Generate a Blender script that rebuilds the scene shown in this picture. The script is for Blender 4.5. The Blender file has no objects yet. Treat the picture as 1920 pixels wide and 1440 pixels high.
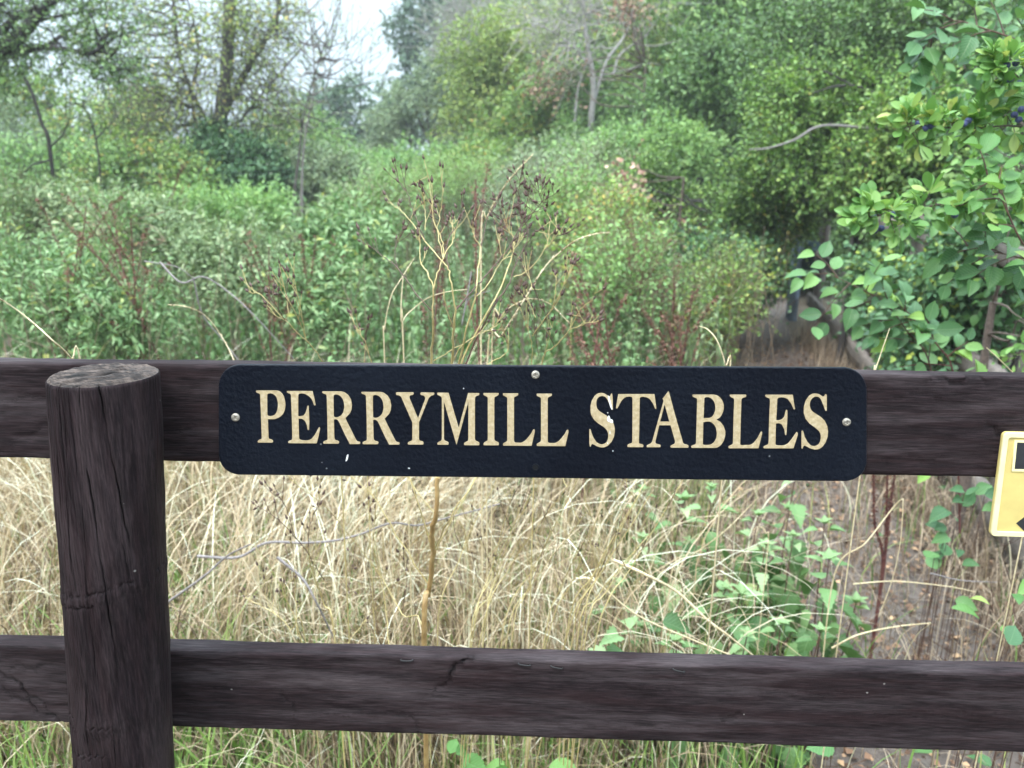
import bpy, math
import numpy as np
R = math.radians
rng = np.random.default_rng(7)
scn = bpy.context.scene

# ------------------------------------------------------------------ camera
CAM = np.array([0.0, -0.8, 1.40]); YAW, PITCH, ROLL = R(2.0), R(15.0), R(0.4)
F = 1442.0
fw = np.array([-math.sin(YAW)*math.cos(PITCH), math.cos(YAW)*math.cos(PITCH), -math.sin(PITCH)])
rt = np.array([math.cos(YAW), math.sin(YAW), 0.0]); up = np.cross(rt, fw)
rt, up = rt*math.cos(ROLL)+up*math.sin(ROLL), -rt*math.sin(ROLL)+up*math.cos(ROLL)
def P(px, py, Y):
    """a point at distance Y behind the fence, seen in the given direction"""
    v = fw + (px-960)/F*rt - (py-720)/F*up
    return CAM + v*((Y-CAM[1])/v[1])
def depth(p): return float(np.dot(np.asarray(p)-CAM, fw))
from mathutils import Matrix, Vector
cam_d = bpy.data.cameras.new("camera"); cam = bpy.data.objects.new("camera", cam_d)
scn.collection.objects.link(cam); scn.camera = cam
m = Matrix(((rt[0], up[0], -fw[0], CAM[0]), (rt[1], up[1], -fw[1], CAM[1]), (rt[2], up[2], -fw[2], CAM[2]), (0, 0, 0, 1)))
cam.matrix_world = m
cam_d.sensor_width = 36.0; cam_d.lens = 36.0*F/1920.0; cam_d.clip_start = 0.02; cam_d.clip_end = 2000
cam_d.dof.use_dof = True; cam_d.dof.focus_distance = 0.86; cam_d.dof.aperture_fstop = 7.0

# ------------------------------------------------------------------ world, sun, exposure
w = bpy.data.worlds.new("World"); scn.world = w; w.use_nodes = True
nt = w.node_tree; nt.nodes.clear()
out = nt.nodes.new('ShaderNodeOutputWorld'); bg = nt.nodes.new('ShaderNodeBackground')
sky = nt.nodes.new('ShaderNodeTexSky'); sky.sky_type = 'NISHITA'; sky.sun_disc = False
sky.sun_elevation = R(58); sky.sun_rotation = R(219); sky.air_density = 1.2; sky.dust_density = 2.0
tc = nt.nodes.new('ShaderNodeTexCoord'); sx = nt.nodes.new('ShaderNodeSeparateXYZ')
nt.links.new(tc.outputs['Generated'], sx.inputs[0])
ma = nt.nodes.new('ShaderNodeMath'); ma.operation = 'MULTIPLY_ADD'; ma.use_clamp = False
mx0 = nt.nodes.new('ShaderNodeMath'); mx0.operation = 'MAXIMUM'; mx0.inputs[1].default_value = 0
mp0 = nt.nodes.new('ShaderNodeMath'); mp0.operation = 'POWER'; mp0.inputs[1].default_value = 1.8
nt.links.new(sx.outputs['Z'], mx0.inputs[0]); nt.links.new(mx0.outputs[0], mp0.inputs[0]); nt.links.new(mp0.outputs[0], ma.inputs[0])
ma.inputs[1].default_value = 5.0; ma.inputs[2].default_value = 1.0
cl = nt.nodes.new('ShaderNodeTexNoise'); cl.inputs['Scale'].default_value = 2.2; cl.inputs['Detail'].default_value = 4
nt.links.new(tc.outputs['Generated'], cl.inputs['Vector'])
cr = nt.nodes.new('ShaderNodeMapRange'); cr.inputs[3].default_value = 0.86; cr.inputs[4].default_value = 1.1
nt.links.new(cl.outputs[0], cr.inputs[0])
m2 = nt.nodes.new('ShaderNodeMath'); m2.operation = 'MULTIPLY'
nt.links.new(ma.outputs[0], m2.inputs[0]); nt.links.new(cr.outputs[0], m2.inputs[1])
vm = nt.nodes.new('ShaderNodeVectorMath'); vm.operation = 'SCALE'; vm.inputs[0].default_value = (5.9, 7.3, 8.2)
nt.links.new(m2.outputs[0], vm.inputs['Scale'])
mixw = nt.nodes.new('ShaderNodeMix'); mixw.data_type = 'RGBA'; mixw.inputs[0].default_value = 0.86
nt.links.new(sky.outputs[0], mixw.inputs[6]); nt.links.new(vm.outputs[0], mixw.inputs[7])
nt.links.new(mixw.outputs[2], bg.inputs[0]); bg.inputs[1].default_value = 0.11
nt.links.new(bg.outputs[0], out.inputs[0])
sd = bpy.data.lights.new("sun", 'SUN'); sd.energy = 2.4; sd.angle = R(22); sd.color = (1, .96, .9)
so = bpy.data.objects.new("sun", sd); scn.collection.objects.link(so)
so.rotation_euler = Vector((-.34, -.42, .86)).to_track_quat('Z', 'Y').to_euler()
scn.view_settings.view_transform = 'Standard'; scn.view_settings.look = 'None'
scn.view_settings.exposure = 0.62; scn.view_settings.gamma = 1.0
scn.cycles.max_bounces = 6; scn.cycles.diffuse_bounces = 3; scn.cycles.transmission_bounces = 3
scn.cycles.use_denoising = True

# ------------------------------------------------------------------ materials
def newmat(name):
    m = bpy.data.materials.new(name); m.use_nodes = True; t = m.node_tree; t.nodes.clear()
    o = t.nodes.new('ShaderNodeOutputMaterial'); b = t.nodes.new('ShaderNodeBsdfPrincipled')
    t.links.new(b.outputs[0], o.inputs[0]); return m, t, b, o
def ramp(t, stops, src=None):
    r = t.nodes.new('ShaderNodeValToRGB'); e = r.color_ramp.elements
    while len(e) < len(stops): e.new(0.5)
    for i, (p, c) in enumerate(stops): e[i].position = p; e[i].color = (*c, 1)
    if src: t.links.new(src, r.inputs[0])
    return r
def mathn(t, op, a, b=None, c=None, clamp=False):
    n = t.nodes.new('ShaderNodeMath'); n.operation = op; n.use_clamp = clamp
    for i, v in enumerate((a, b, c)):
        if v is None: continue
        if isinstance(v, (int, float)): n.inputs[i].default_value = v
        else: t.links.new(v, n.inputs[i])
    return n.outputs[0]
def mixc(t, f, a, b, mode='MIX'):
    n = t.nodes.new('ShaderNodeMix'); n.data_type = 'RGBA'; n.blend_type = mode
    for k, v in ((0, f), (6, a), (7, b)):
        if isinstance(v, (int, float)): n.inputs[k].default_value = v
        elif isinstance(v, tuple): n.inputs[k].default_value = (*v, 1)
        else: t.links.new(v, n.inputs[k])
    return n.outputs[2]
def noise(t, scale, detail=4, vec=None, rough=.55, dist=0):
    n = t.nodes.new('ShaderNodeTexNoise'); n.inputs['Scale'].default_value = scale
    n.inputs['Detail'].default_value = detail; n.inputs['Roughness'].default_value = rough; n.inputs['Distortion'].default_value = dist
    if vec: t.links.new(vec, n.inputs['Vector'])
    return n.outputs[0]
def objco(t, scale=(1, 1, 1), loc=(0, 0, 0)):
    c = t.nodes.new('ShaderNodeTexCoord'); mp = t.nodes.new('ShaderNodeMapping')
    mp.inputs['Scale'].default_value = scale; mp.inputs['Location'].default_value = loc
    t.links.new(c.outputs['Object'], mp.inputs[0]); return mp.outputs[0]
def bump(t, b, h, strength=.5, dist=.001, prev=None):
    n = t.nodes.new('ShaderNodeBump'); n.inputs['Strength'].default_value = strength; n.inputs['Distance'].default_value = dist
    t.links.new(h, n.inputs['Height'])
    if prev: t.links.new(prev, n.inputs['Normal'])
    t.links.new(n.outputs[0], b.inputs['Normal']); return n.outputs[0]
def leafmat(name, stops, trans=.3, rough=.45, veins=0.0, spec=.4, gain=(1.3, 1.27, 1.15)):
    m, t, b, o = newmat(name)
    a = t.nodes.new('ShaderNodeAttribute'); a.attribute_name = 'rnd'
    oi = t.nodes.new('ShaderNodeObjectInfo')
    v = mathn(t, 'MULTIPLY_ADD', oi.outputs['Random'], .16, -.08)
    v = mathn(t, 'ADD', a.outputs['Fac'], v)
    stops = [(p_, tuple(min(.8, q_*k_) for q_, k_ in zip(c_, gain))) for p_, c_ in stops]
    c = ramp(t, stops, v).outputs[0]
    if veins:
        lc = t.nodes.new('ShaderNodeAttribute'); lc.attribute_name = 'lc'
        s = t.nodes.new('ShaderNodeSeparateXYZ'); t.links.new(lc.outputs['Vector'], s.inputs[0])
        ay = mathn(t, 'ABSOLUTE', s.outputs[1])
        u = mathn(t, 'MULTIPLY_ADD', ay, -1.1, s.outputs[0])
        fr = mathn(t, 'FRACT', mathn(t, 'MULTIPLY', u, 8.0))
        ln = mathn(t, 'SUBTRACT', 1.0, mathn(t, 'MULTIPLY', mathn(t, 'ABSOLUTE', mathn(t, 'SUBTRACT', fr, .5)), 6.0), clamp=True)
        mid = mathn(t, 'SUBTRACT', 1.0, mathn(t, 'MULTIPLY', ay, 45.0), clamp=True)
        vv = mathn(t, 'MAXIMUM', mathn(t, 'MULTIPLY', ln, .6), mid)
        c = mixc(t, mathn(t, 'MULTIPLY', vv, .35*veins), c, (.30, .42, .20))
        bump(t, b, vv, .55*veins, -.0012)
    t.links.new(c, b.inputs['Base Color']); b.inputs['Roughness'].default_value = rough
    b.inputs['Specular IOR Level'].default_value = spec
    tr = t.nodes.new('ShaderNodeBsdfTranslucent'); hs = mixc(t, .5, c, (1.0, 1.0, .25), 'MULTIPLY')
    t.links.new(hs, tr.inputs[0])
    ms = t.nodes.new('ShaderNodeMixShader'); ms.inputs[0].default_value = trans
    t.links.new(b.outputs[0], ms.inputs[1]); t.links.new(tr.outputs[0], ms.inputs[2]); t.links.new(ms.outputs[0], o.inputs[0])
    return m
G = lambda a, b, c, e=None: [(0, a), (.45, b), (.85, c)] + ([(.97, e)] if e else [])
M = {}
M['nettle'] = leafmat('nettle_leaf', G((.04, .095, .03), (.125, .23, .09), (.29, .39, .22), (.42, .42, .12)), .25, .5, .8)
M['nettle_far'] = leafmat('nettle_leaf_far', G((.06, .11, .045), (.165, .25, .12), (.34, .41, .26), (.45, .42, .2)), .25, .55, .0)
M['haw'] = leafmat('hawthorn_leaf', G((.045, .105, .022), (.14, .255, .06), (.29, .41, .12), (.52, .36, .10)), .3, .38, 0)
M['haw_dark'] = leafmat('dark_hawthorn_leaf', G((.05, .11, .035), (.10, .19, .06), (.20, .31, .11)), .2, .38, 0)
M['hazel'] = leafmat('hazel_leaf', G((.03, .09, .032), (.055, .14, .048), (.10, .21, .07), (.20, .34, .07)), .22, .42, 1)
M['sloe'] = leafmat('blackthorn_leaf', G((.07, .165, .045), (.125, .25, .07), (.20, .33, .10), (.33, .38, .13)), .35, .42, .35)
M['bramble'] = leafmat('bramble_leaf', G((.04, .10, .05), (.07, .16, .075), (.12, .22, .09), (.3, .36, .06)), .2, .4, .5)
M['grey_green'] = leafmat('grey_green_leaf', G((.13, .19, .12), (.19, .26, .16), (.27, .34, .20)), .2, .6, 0)
M['yellow_green'] = leafmat('yellow_green_leaf', G((.14, .22, .06), (.22, .31, .09), (.34, .40, .12), (.52, .42, .14)), .3, .5, 0)
M['light_green'] = leafmat('light_green_leaf', G((.12, .24, .09), (.19, .33, .12), (.29, .43, .16)), .3, .5, 0)
M['dark_far'] = leafmat('dark_far_leaf', G((.04, .085, .055), (.065, .12, .075), (.10, .165, .095)), .15, .55, 0)
M['ivy'] = leafmat('ivy_leaf', G((.02, .06, .028), (.04, .10, .04), (.10, .19, .08)), .1, .35, 0)
M['dead_leaf'] = leafmat('dead_leaf', G((.16, .075, .06), (.30, .16, .13), (.48, .32, .27)), .15, .7, 0)
M['straw'] = leafmat('straw_blade', [(0, (.07, .045, .03)), (.3, (.20, .14, .09)), (.6, (.35, .265, .18)), (.82, (.47, .38, .29)), (.97, (.68, .61, .53))], .2, .6, 0)
M['brown_straw'] = leafmat('brown_straw_blade', G((.09, .062, .048), (.20, .145, .11), (.38, .30, .24)), .15, .7, 0)
M['grass'] = leafmat('green_grass_blade', G((.08, .16, .04), (.15, .26, .07), (.28, .36, .13), (.5, .45, .2)), .3, .45, 0)
M['litter'] = leafmat('litter_leaf', G((.03, .016, .011), (.085, .045, .03), (.24, .14, .095), (.50, .32, .20)), .1, .8, 0)
M['dock_seed'] = leafmat('dock_seed', G((.055, .022, .017), (.11, .045, .034), (.19, .095, .07)), .05, .8, 0)
M['yellow_leaf'] = leafmat('yellowing_leaf', G((.06, .155, .045), (.10, .22, .06), (.155, .29, .08), (.3, .36, .10)), .3, .45, .8)

def barkmat(name, c1, c2, sc=60, rough=.85):
    m, t, b, o = newmat(name); co = objco(t)
    n = noise(t, sc, 5, co); t.links.new(ramp(t, [(.3, c1), (.7, c2)], n).outputs[0], b.inputs['Base Color'])
    b.inputs['Roughness'].default_value = rough; bump(t, b, n, .5, .003); return m
M['bark'] = barkmat('grey_brown_bark', (.045, .035, .032), (.12, .10, .09), 25)
M['dark_bark'] = barkmat('dark_bark', (.018, .014, .013), (.05, .04, .036), 25)
M['pale_bark'] = barkmat('pale_dead_wood', (.24, .21, .20), (.44, .40, .38), 30)
M['twig'] = barkmat('brown_twig', (.06, .042, .034), (.14, .10, .08), 120)
M['grey_twig'] = barkmat('grey_twig', (.13, .11, .105), (.30, .26, .25), 200)
M['yellow_stem'] = barkmat('yellow_stem', (.38, .28, .10), (.62, .50, .24), 60, .5)
M['ochre_stem'] = barkmat('ochre_stem', (.30, .17, .06), (.50, .33, .14), 60, .5)
M['brown_stem'] = barkmat('brown_stem', (.055, .026, .018), (.13, .065, .045), 90, .6)
M['red_stem'] = barkmat('red_stem', (.07, .02, .018), (.16, .05, .04), 90, .7)
M['green_stem'] = barkmat('green_stem', (.07, .09, .035), (.12, .16, .06), 90, .6)
M['straw_stem'] = barkmat('straw_stem', (.50, .38, .20), (.72, .60, .40), 140, .55)
M['bud'] = barkmat('dry_bud', (.05, .028, .022), (.15, .085, .065), 500, .7)
M['soil'] = None
M['dry_stem'] = barkmat('dry_stem', (.12, .075, .05), (.30, .21, .14), 60)
M['pale_weed'] = leafmat('pale_weed_leaf', G((.07, .11, .05), (.175, .25, .13), (.35, .41, .26), (.42, .42, .24)), .25, .6, 0)
def soilmat():
    m, t, b, o = newmat('soil'); co = objco(t)
    n = noise(t, 3, 8, co, .65); n2 = noise(t, 60, 6, co, .7)
    c = ramp(t, [(.3, (.04, .026, .017)), (.55, (.09, .06, .04)), (.75, (.16, .115, .08))], n2).outputs[0]
    c = mixc(t, ramp(t, [(.4, (0, 0, 0)), (.65, (1, 1, 1))], n).outputs[0], c, (.15, .12, .075), 'MIX')
    t.links.new(c, b.inputs['Base Color']); b.inputs['Roughness'].default_value = .95; bump(t, b, n2, .9, .02); return m
M['soil'] = soilmat()
def pathmat():
    m, t, b, o = newmat('bare_earth'); co = objco(t)
    n2 = noise(t, 26, 8, co, .7)
    t.links.new(ramp(t, [(.3, (.08, .06, .05)), (.55, (.18, .14, .12)), (.8, (.32, .265, .225))], n2).outputs[0], b.inputs['Base Color'])
    b.inputs['Roughness'].default_value = .95; bump(t, b, n2, .9, .03); return m
M['path'] = pathmat()

def woodmat(name, axis, base, light, lightamt=.5, gs=1.0, red=(.075, .04, .04), soot=True):
    """stained timber with the grain along axis (0=x, 2=z)"""
    m, t, b, o = newmat(name)
    s = [210*gs, 210*gs, 210*gs]; s[axis] = 11*gs
    s2 = [48*gs]*3; s2[axis] = 2.6*gs
    tcn = t.nodes.new('ShaderNodeTexCoord')
    # knots bend the grain
    kv = t.nodes.new('ShaderNodeMapping'); ks = [7.5, 7.5, 7.5]; ks[axis] = 2.6; kv.inputs['Scale'].default_value = ks
    kv.inputs['Location'].default_value = (.37, .1, .62)
    t.links.new(tcn.outputs['Object'], kv.inputs[0])
    vo = t.nodes.new('ShaderNodeTexVoronoi'); vo.inputs['Scale'].default_value = 1.0; t.links.new(kv.outputs[0], vo.inputs['Vector'])
    kd = mathn(t, 'POWER', mathn(t, 'SUBTRACT', 1.0, mathn(t, 'MULTIPLY', vo.outputs['Distance'], 3.2), clamp=True), 2.0)
    off = t.nodes.new('ShaderNodeVectorMath'); off.operation = 'SCALE'; off.inputs[0].default_value = (.0, .0, .012) if axis == 0 else (.01, .0, .0)
    t.links.new(kd, off.inputs['Scale'])
    ad = t.nodes.new('ShaderNodeVectorMath'); t.links.new(tcn.outputs['Object'], ad.inputs[0]); t.links.new(off.outputs[0], ad.inputs[1])
    def mapped(sc):
        mp = t.nodes.new('ShaderNodeMapping'); mp.inputs['Scale'].default_value = sc; t.links.new(ad.outputs[0], mp.inputs[0]); return mp.outputs[0]
    g = noise(t, 3.0, 7, mapped(s), .7, .3); g2 = noise(t, 2.0, 5, mapped(s2), .6, .5)
    big = noise(t, 3.2, 5, mapped((1.1, 3, 11) if axis == 0 else (9, 9, 1.6)), .62)
    c = ramp(t, [(.33, tuple(x*.22 for x in base)), (.5, base), (.66, tuple(x*2.3 for x in base))], g).outputs[0]
    c = mixc(t, ramp(t, [(.45, (0, 0, 0)), (.8, (.6, .6, .6))], g2).outputs[0], c, red)
    lm = mathn(t, 'MULTIPLY', ramp(t, [(.46, (0, 0, 0)), (.68, (1, 1, 1))], big).outputs[0], ramp(t, [(.3, (.15,)*3), (.7, (1,)*3)], g).outputs[0])
    c = mixc(t, mathn(t, 'MULTIPLY', lm, lightamt), c, light)
    c = mixc(t, mathn(t, 'MULTIPLY', kd, .7), c, tuple(x*.3 for x in base))
    lc = t.nodes.new('ShaderNodeAttribute'); lc.attribute_name = 'lc'; sp_ = t.nodes.new('ShaderNodeSeparateXYZ'); t.links.new(lc.outputs['Vector'], sp_.inputs[0])
    c = mixc(t, mathn(t, 'MULTIPLY', sp_.outputs[0], .95, clamp=True), c, (.002, .0015, .0015))  # blackens splits and notches in the colour, standing in for shade inside them
    # bird marks and specks
    sp = t.nodes.new('ShaderNodeTexVoronoi'); sp.inputs['Scale'].default_value = 55; t.links.new(tcn.outputs['Object'], sp.inputs['Vector'])
    spm = mathn(t, 'MULTIPLY', mathn(t, 'LESS_THAN', sp.outputs['Distance'], .07), mathn(t, 'GREATER_THAN', noise(t, 9, 2, tcn.outputs['Object']), .60))
    c = mixc(t, mathn(t, 'MULTIPLY', spm, .55), c, (.35, .33, .30))
    t.links.new(c, b.inputs['Base Color'])
    t.links.new(mathn(t, 'MULTIPLY_ADD', g, .3, .5), b.inputs['Roughness']); b.inputs['Specular IOR Level'].default_value = .09
    h = mathn(t, 'ADD', mathn(t, 'MULTIPLY', g, .8), mathn(t, 'MULTIPLY', g2, 1.0))
    bump(t, b, h, .6, .0014)
    return m
M['rail'] = woodmat('stained_rail_wood', 0, (.0165, .0108, .0120), (.118, .094, .098), .7, red=(.030, .014, .0145))
M['post'] = woodmat('stained_post_wood', 2, (.0125, .0078, .009), (.085, .06, .063), .65, red=(.026, .0125, .013))
M['old_wood'] = woodmat('weathered_fence_wood', 1, (.17, .14, .122), (.32, .28, .25), .6, red=(.11, .08, .07))
def endmat():
    m, t, b, o = newmat('end_grain'); co = objco(t, (1, 1, 1), (.03, .02, 0))
    mp = t.nodes.new('ShaderNodeMapping'); mp.inputs['Rotation'].default_value = (0, 0, R(-38)); mp.inputs['Scale'].default_value = (16, 150, 16)
    t.links.new(co, mp.inputs[0]); n = noise(t, 1.0, 6, mp.outputs[0], .7, .6)
    n3 = noise(t, 900, 3, co)
    c = ramp(t, [(.40, (.014, .009, .007)), (.5, (.055, .037, .030)), (.62, (.16, .115, .092))], n).outputs[0]
    c = mixc(t, .35, c, ramp(t, [(.3, (.012, .008, .008)), (.7, (.09, .07, .065))], n3).outputs[0])
    lc = t.nodes.new('ShaderNodeAttribute'); lc.attribute_name = 'lc'; sp = t.nodes.new('ShaderNodeSeparateXYZ'); t.links.new(lc.outputs['Vector'], sp.inputs[0]); c = mixc(t, mathn(t, 'MULTIPLY', sp.outputs[0], .93, clamp=True), c, (.004, .003, .003))  # end splits painted near black as the shade within them
    t.links.new(c, b.inputs['Base Color']); b.inputs['Roughness'].default_value = .9
    bump(t, b, mathn(t, 'ADD', n, mathn(t, 'MULTIPLY', n3, .5)), .9, .002); return m
M['end'] = endmat()
def panelmat():
    m, t, b, o = newmat('hammered_navy_enamel'); co = objco(t)
    n = noise(t, 170, 3, co, .5); n2 = noise(t, 6, 4, co, .6)
    c = ramp(t, [(.35, (.003, .0042, .0085)), (.7, (.006, .0082, .0145))], n2).outputs[0]
    sc = t.nodes.new('ShaderNodeTexVoronoi'); sc.inputs['Scale'].default_value = 75; t.links.new(co, sc.inputs['Vector'])
    sm = mathn(t, 'MULTIPLY', mathn(t, 'LESS_THAN', sc.outputs['Distance'], .075), mathn(t, 'GREATER_THAN', noise(t, 14, 3, co), .585))
    c = mixc(t, mathn(t, 'MULTIPLY', sm, .5), c, (.4, .42, .42))
    t.links.new(c, b.inputs['Base Color']); b.inputs['Roughness'].default_value = .34; b.inputs['Specular IOR Level'].default_value = .11
    bump(t, b, n, .85, .0022); return m
M['panel'] = panelmat()
def goldmat():
    m, t, b, o = newmat('cream_gold_lettering'); co = objco(t)
    n = noise(t, 170, 3, co, .5); n2 = noise(t, 260, 4, co, .6)
    t.links.new(ramp(t, [(.3, (.37, .275, .15)), (.5, (.45, .345, .205)), (.7, (.53, .43, .28))], n2).outputs[0], b.inputs['Base Color'])
    b.inputs['Roughness'].default_value = .42; bump(t, b, n, .5, .0018); return m
M['gold'] = goldmat()
def plain(name, col, rough=.5, metal=0.0, nsc=40, var=.25, bs=.2):
    m, t, b, o = newmat(name); co = objco(t); n = noise(t, nsc, 5, co)
    t.links.new(ramp(t, [(.3, tuple(x*(1-var) for x in col)), (.7, tuple(min(1, x*(1+var)) for x in col))], n).outputs[0], b.inputs['Base Color'])
    b.inputs['Roughness'].default_value = rough; b.inputs['Metallic'].default_value = metal; bump(t, b, n, bs, .001); return m
M['steel'] = plain('zinc_screw', (.36, .32, .27), .5, .6, 900, .5)
M['dark_steel'] = plain('rusty_dark_metal', (.010, .008, .008), .7, 0, 300)
M['hole'] = plain('hole_shade', (.0008, .0008, .0008), .95, 0, 300)
M['scuff'] = plain('white_scuff', (.78, .78, .76), .7, 0, 500)
M['yellow'] = plain('faded_yellow_plastic', (.62, .48, .17), .45, 0, 35, .12)
M['pale_yellow'] = plain('pale_yellow_rim', (.82, .72, .40), .45, 0, 60, .08)
M['black'] = plain('black_plastic', (.02, .02, .024), .5, 0, 90)
M['sloe_berry'] = plain('sloe_berry_skin', (.045, .055, .14), .55, 0, 160, .5)
M['blue_grey'] = plain('blue_grey_post_paint', (.24, .29, .36), .8, 0, 30, .4)
M['dark_green'] = plain('dark_green_plastic', (.015, .05, .05), .6, 0, 30, .4)

# ------------------------------------------------------------------ mesh helpers
class MB:
    def __init__(s): s.v = []; s.f = {3: [], 4: []}; s.r = {3: [], 4: []}; s.lc = []; s.n = 0
    def add(s, v, f, r=None, lc=None):
        v = np.asarray(v, float).reshape(-1, 3); f = np.asarray(f, int); k = f.shape[1]
        s.v.append(v); s.f[k].append(f+s.n); s.n += len(v)
        s.r[k].append(np.full(len(f), .5) if r is None else np.asarray(r, float))
        s.lc.append(np.zeros((len(v), 3)) if lc is None else lc)
    def build(s, name, mat, parent=None, loc=None, smooth=False):
        me = bpy.data.meshes.new(name)
        if s.n:
            v = np.concatenate(s.v)
            if loc is not None: v = v-np.asarray(loc)
            fs = []; rs = []; sizes = []
            for k in (3, 4):
                if s.f[k]:
                    f = np.concatenate(s.f[k]); fs.append(f.ravel()); sizes.append(np.full(len(f), k)); rs.append(np.concatenate(s.r[k]))
            li = np.concatenate(fs); sz = np.concatenate(sizes); rr = np.concatenate(rs)
            me.vertices.add(len(v)); me.vertices.foreach_set('co', v.ravel().astype(np.float32))
            me.loops.add(len(li)); me.loops.foreach_set('vertex_index', li.astype(np.int32))
            me.polygons.add(len(sz)); st = np.concatenate([[0], np.cumsum(sz)[:-1]])
            me.polygons.foreach_set('loop_start', st.astype(np.int32)); me.polygons.foreach_set('loop_total', sz.astype(np.int32))
            if smooth: me.polygons.foreach_set('use_smooth', np.ones(len(sz), bool))
            at = me.attributes.new('rnd', 'FLOAT', 'FACE'); at.data.foreach_set('value', rr.astype(np.float32))
            at = me.attributes.new('lc', 'FLOAT_VECTOR', 'POINT'); at.data.foreach_set('vector', np.concatenate(s.lc).ravel().astype(np.float32))
            me.update(calc_edges=True)
        me.materials.append(M[mat] if isinstance(mat, str) else mat)
        o = bpy.data.objects.new(name, me); scn.collection.objects.link(o)
        if parent: o.parent = parent
        elif loc is not None: o.location = loc
        return o
def tag(o, label, cat, group=None, kind=None):
    if label: o['label'] = label
    if cat: o['category'] = cat
    if group: o['group'] = group
    if kind: o['kind'] = kind
    return o
def thing(name, label, cat, loc, group=None):
    o = bpy.data.objects.new(name, None); o.empty_display_size = .05; scn.collection.objects.link(o); o.location = loc
    return tag(o, label, cat, group)
def dup(root, loc, rotz, scale=1.0, label=None, tilt=(0, 0)):
    r = root.copy(); scn.collection.objects.link(r); r.location = loc; r.rotation_euler = (tilt[0], tilt[1], rotz)
    r.scale = (scale,)*3
    if label: r['label'] = label
    for ch in list(root.children):
        c = ch.copy(); scn.collection.objects.link(c); c.parent = r
        for g in ch.children:
            d = g.copy(); scn.collection.objects.link(d); d.parent = c
    return r
def unit(a): return a/np.maximum(np.linalg.norm(a, axis=-1, keepdims=True), 1e-9)
def rdir(n, up_bias=0.0):
    a = rng.normal(size=(n, 3)); a = unit(a); a[:, 2] += up_bias; return unit(a)
# leaf templates: x along, y across, z normal
def T_diamond(w=.55, c=.06):
    return (np.array([(0, 0, 0), (.42, w/2, c), (1, 0, -.08), (.42, -w/2, c), (.45, 0, 0)]), np.array([(0, 4, 1), (4, 2, 1), (0, 3, 4), (3, 2, 4)]))
def T_outline(prof, fold=.12, droop=.15, teeth=0.0, pet=.0):
    """prof: list of (x, halfwidth); builds midrib + two edges"""
    if teeth:
        q = []
        for i, (x, hw) in enumerate(prof):
            q.append((x, hw))
            if i < len(prof)-1 and i > 0:
                x2, h2 = prof[i+1]; q.append((x+(x2-x)*.72+.0, (hw*.3+h2*.7)*(1+teeth))); q.append((x+(x2-x)*.80, (hw*.2+h2*.8)*(1-teeth*.25)))
        prof = q
    V = []; Fq = []
    for x, hw in prof:
        z = -droop*x*x
        V += [(x+pet, 0, z), (x+pet-.0, hw, z+fold*hw), (x+pet, -hw, z+fold*hw)]
    for i in range(len(prof)-1):
        a = 3*i; b = a+3
        Fq += [(a, b, b+1, a+1), (a+2, b+2, b, a)]
    V = np.array(V, float)
    return V, np.array(Fq)
T_NET = [T_outline([(0, .01), (.05, .15), (.14, .26), (.28, .30), (.45, .26), (.6, .20), (.75, .13), (.88, .06), (1, .002)], f_, d_, .30) for f_, d_ in ((.45, .38), (.2, .6), (.8, .2))]
T_NETLO = T_outline([(0, .02), (.25, .27), (.6, .18), (1, .0)], .4, .4)
T_SLOE = [T_outline([(0, .012), (.12, .05), (.35, .16), (.6, .23), (.8, .20), (.93, .11), (1, .01)], f_, d_) for f_, d_ in ((.35, .12), (.8, .3), (.2, -.1))]
T_HAZ = [T_outline([(0, .03), (.07, .15), (.2, .26), (.38, .32), (.55, .31), (.7, .25), (.82, .16), (.92, .07), (1.02, .0)], f_, d_, .14) for f_, d_ in ((.15, .2), (.5, .45), (.9, .1), (.3, -.15))]
T_HAZLO = T_outline([(0, .03), (.2, .31), (.5, .33), (.8, .15), (1.05, .0)], .35, .25)
T_D = T_diamond(); T_DR = T_diamond(.8, .1)
def leaves(mb, T, pos, d, n, size, rnd=None, wid=1.0):
    if isinstance(T, list):
        N = len(pos); pick = rng.integers(0, len(T), N); size = np.broadcast_to(np.asarray(size, float), (N,)); rnd = rng.random(N) if rnd is None else np.asarray(rnd); n = np.broadcast_to(n, (N, 3))
        for k, t_ in enumerate(T):
            q = pick == k
            if q.any(): leaves(mb, t_, pos[q], d[q], n[q], size[q], rnd[q], wid)
        return
    V, Fc = T; N = len(pos)
    if not N: return
    d = unit(d); y = unit(np.cross(n, d)); n = np.cross(d, y); size = np.broadcast_to(np.asarray(size, float), (N,))[:, None, None]
    v = pos[:, None, :]+size*(V[None, :, 0:1]*d[:, None]+V[None, :, 1:2]*wid*y[:, None]+V[None, :, 2:3]*n[:, None])
    f = (Fc[None]+(np.arange(N)*len(V))[:, None, None]).reshape(-1, Fc.shape[1])
    if rnd is None: rnd = rng.random(N)
    mb.add(v.reshape(-1, 3), f, np.repeat(rnd, len(Fc)), np.tile(V, (N, 1)))
def frame(d):
    d = unit(np.asarray(d, float)); a = np.array([0, 0, 1.0]) if abs(d[2]) < .9 else np.array([1.0, 0, 0])
    x = unit(np.cross(a, d)); return x, np.cross(d, x)
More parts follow.
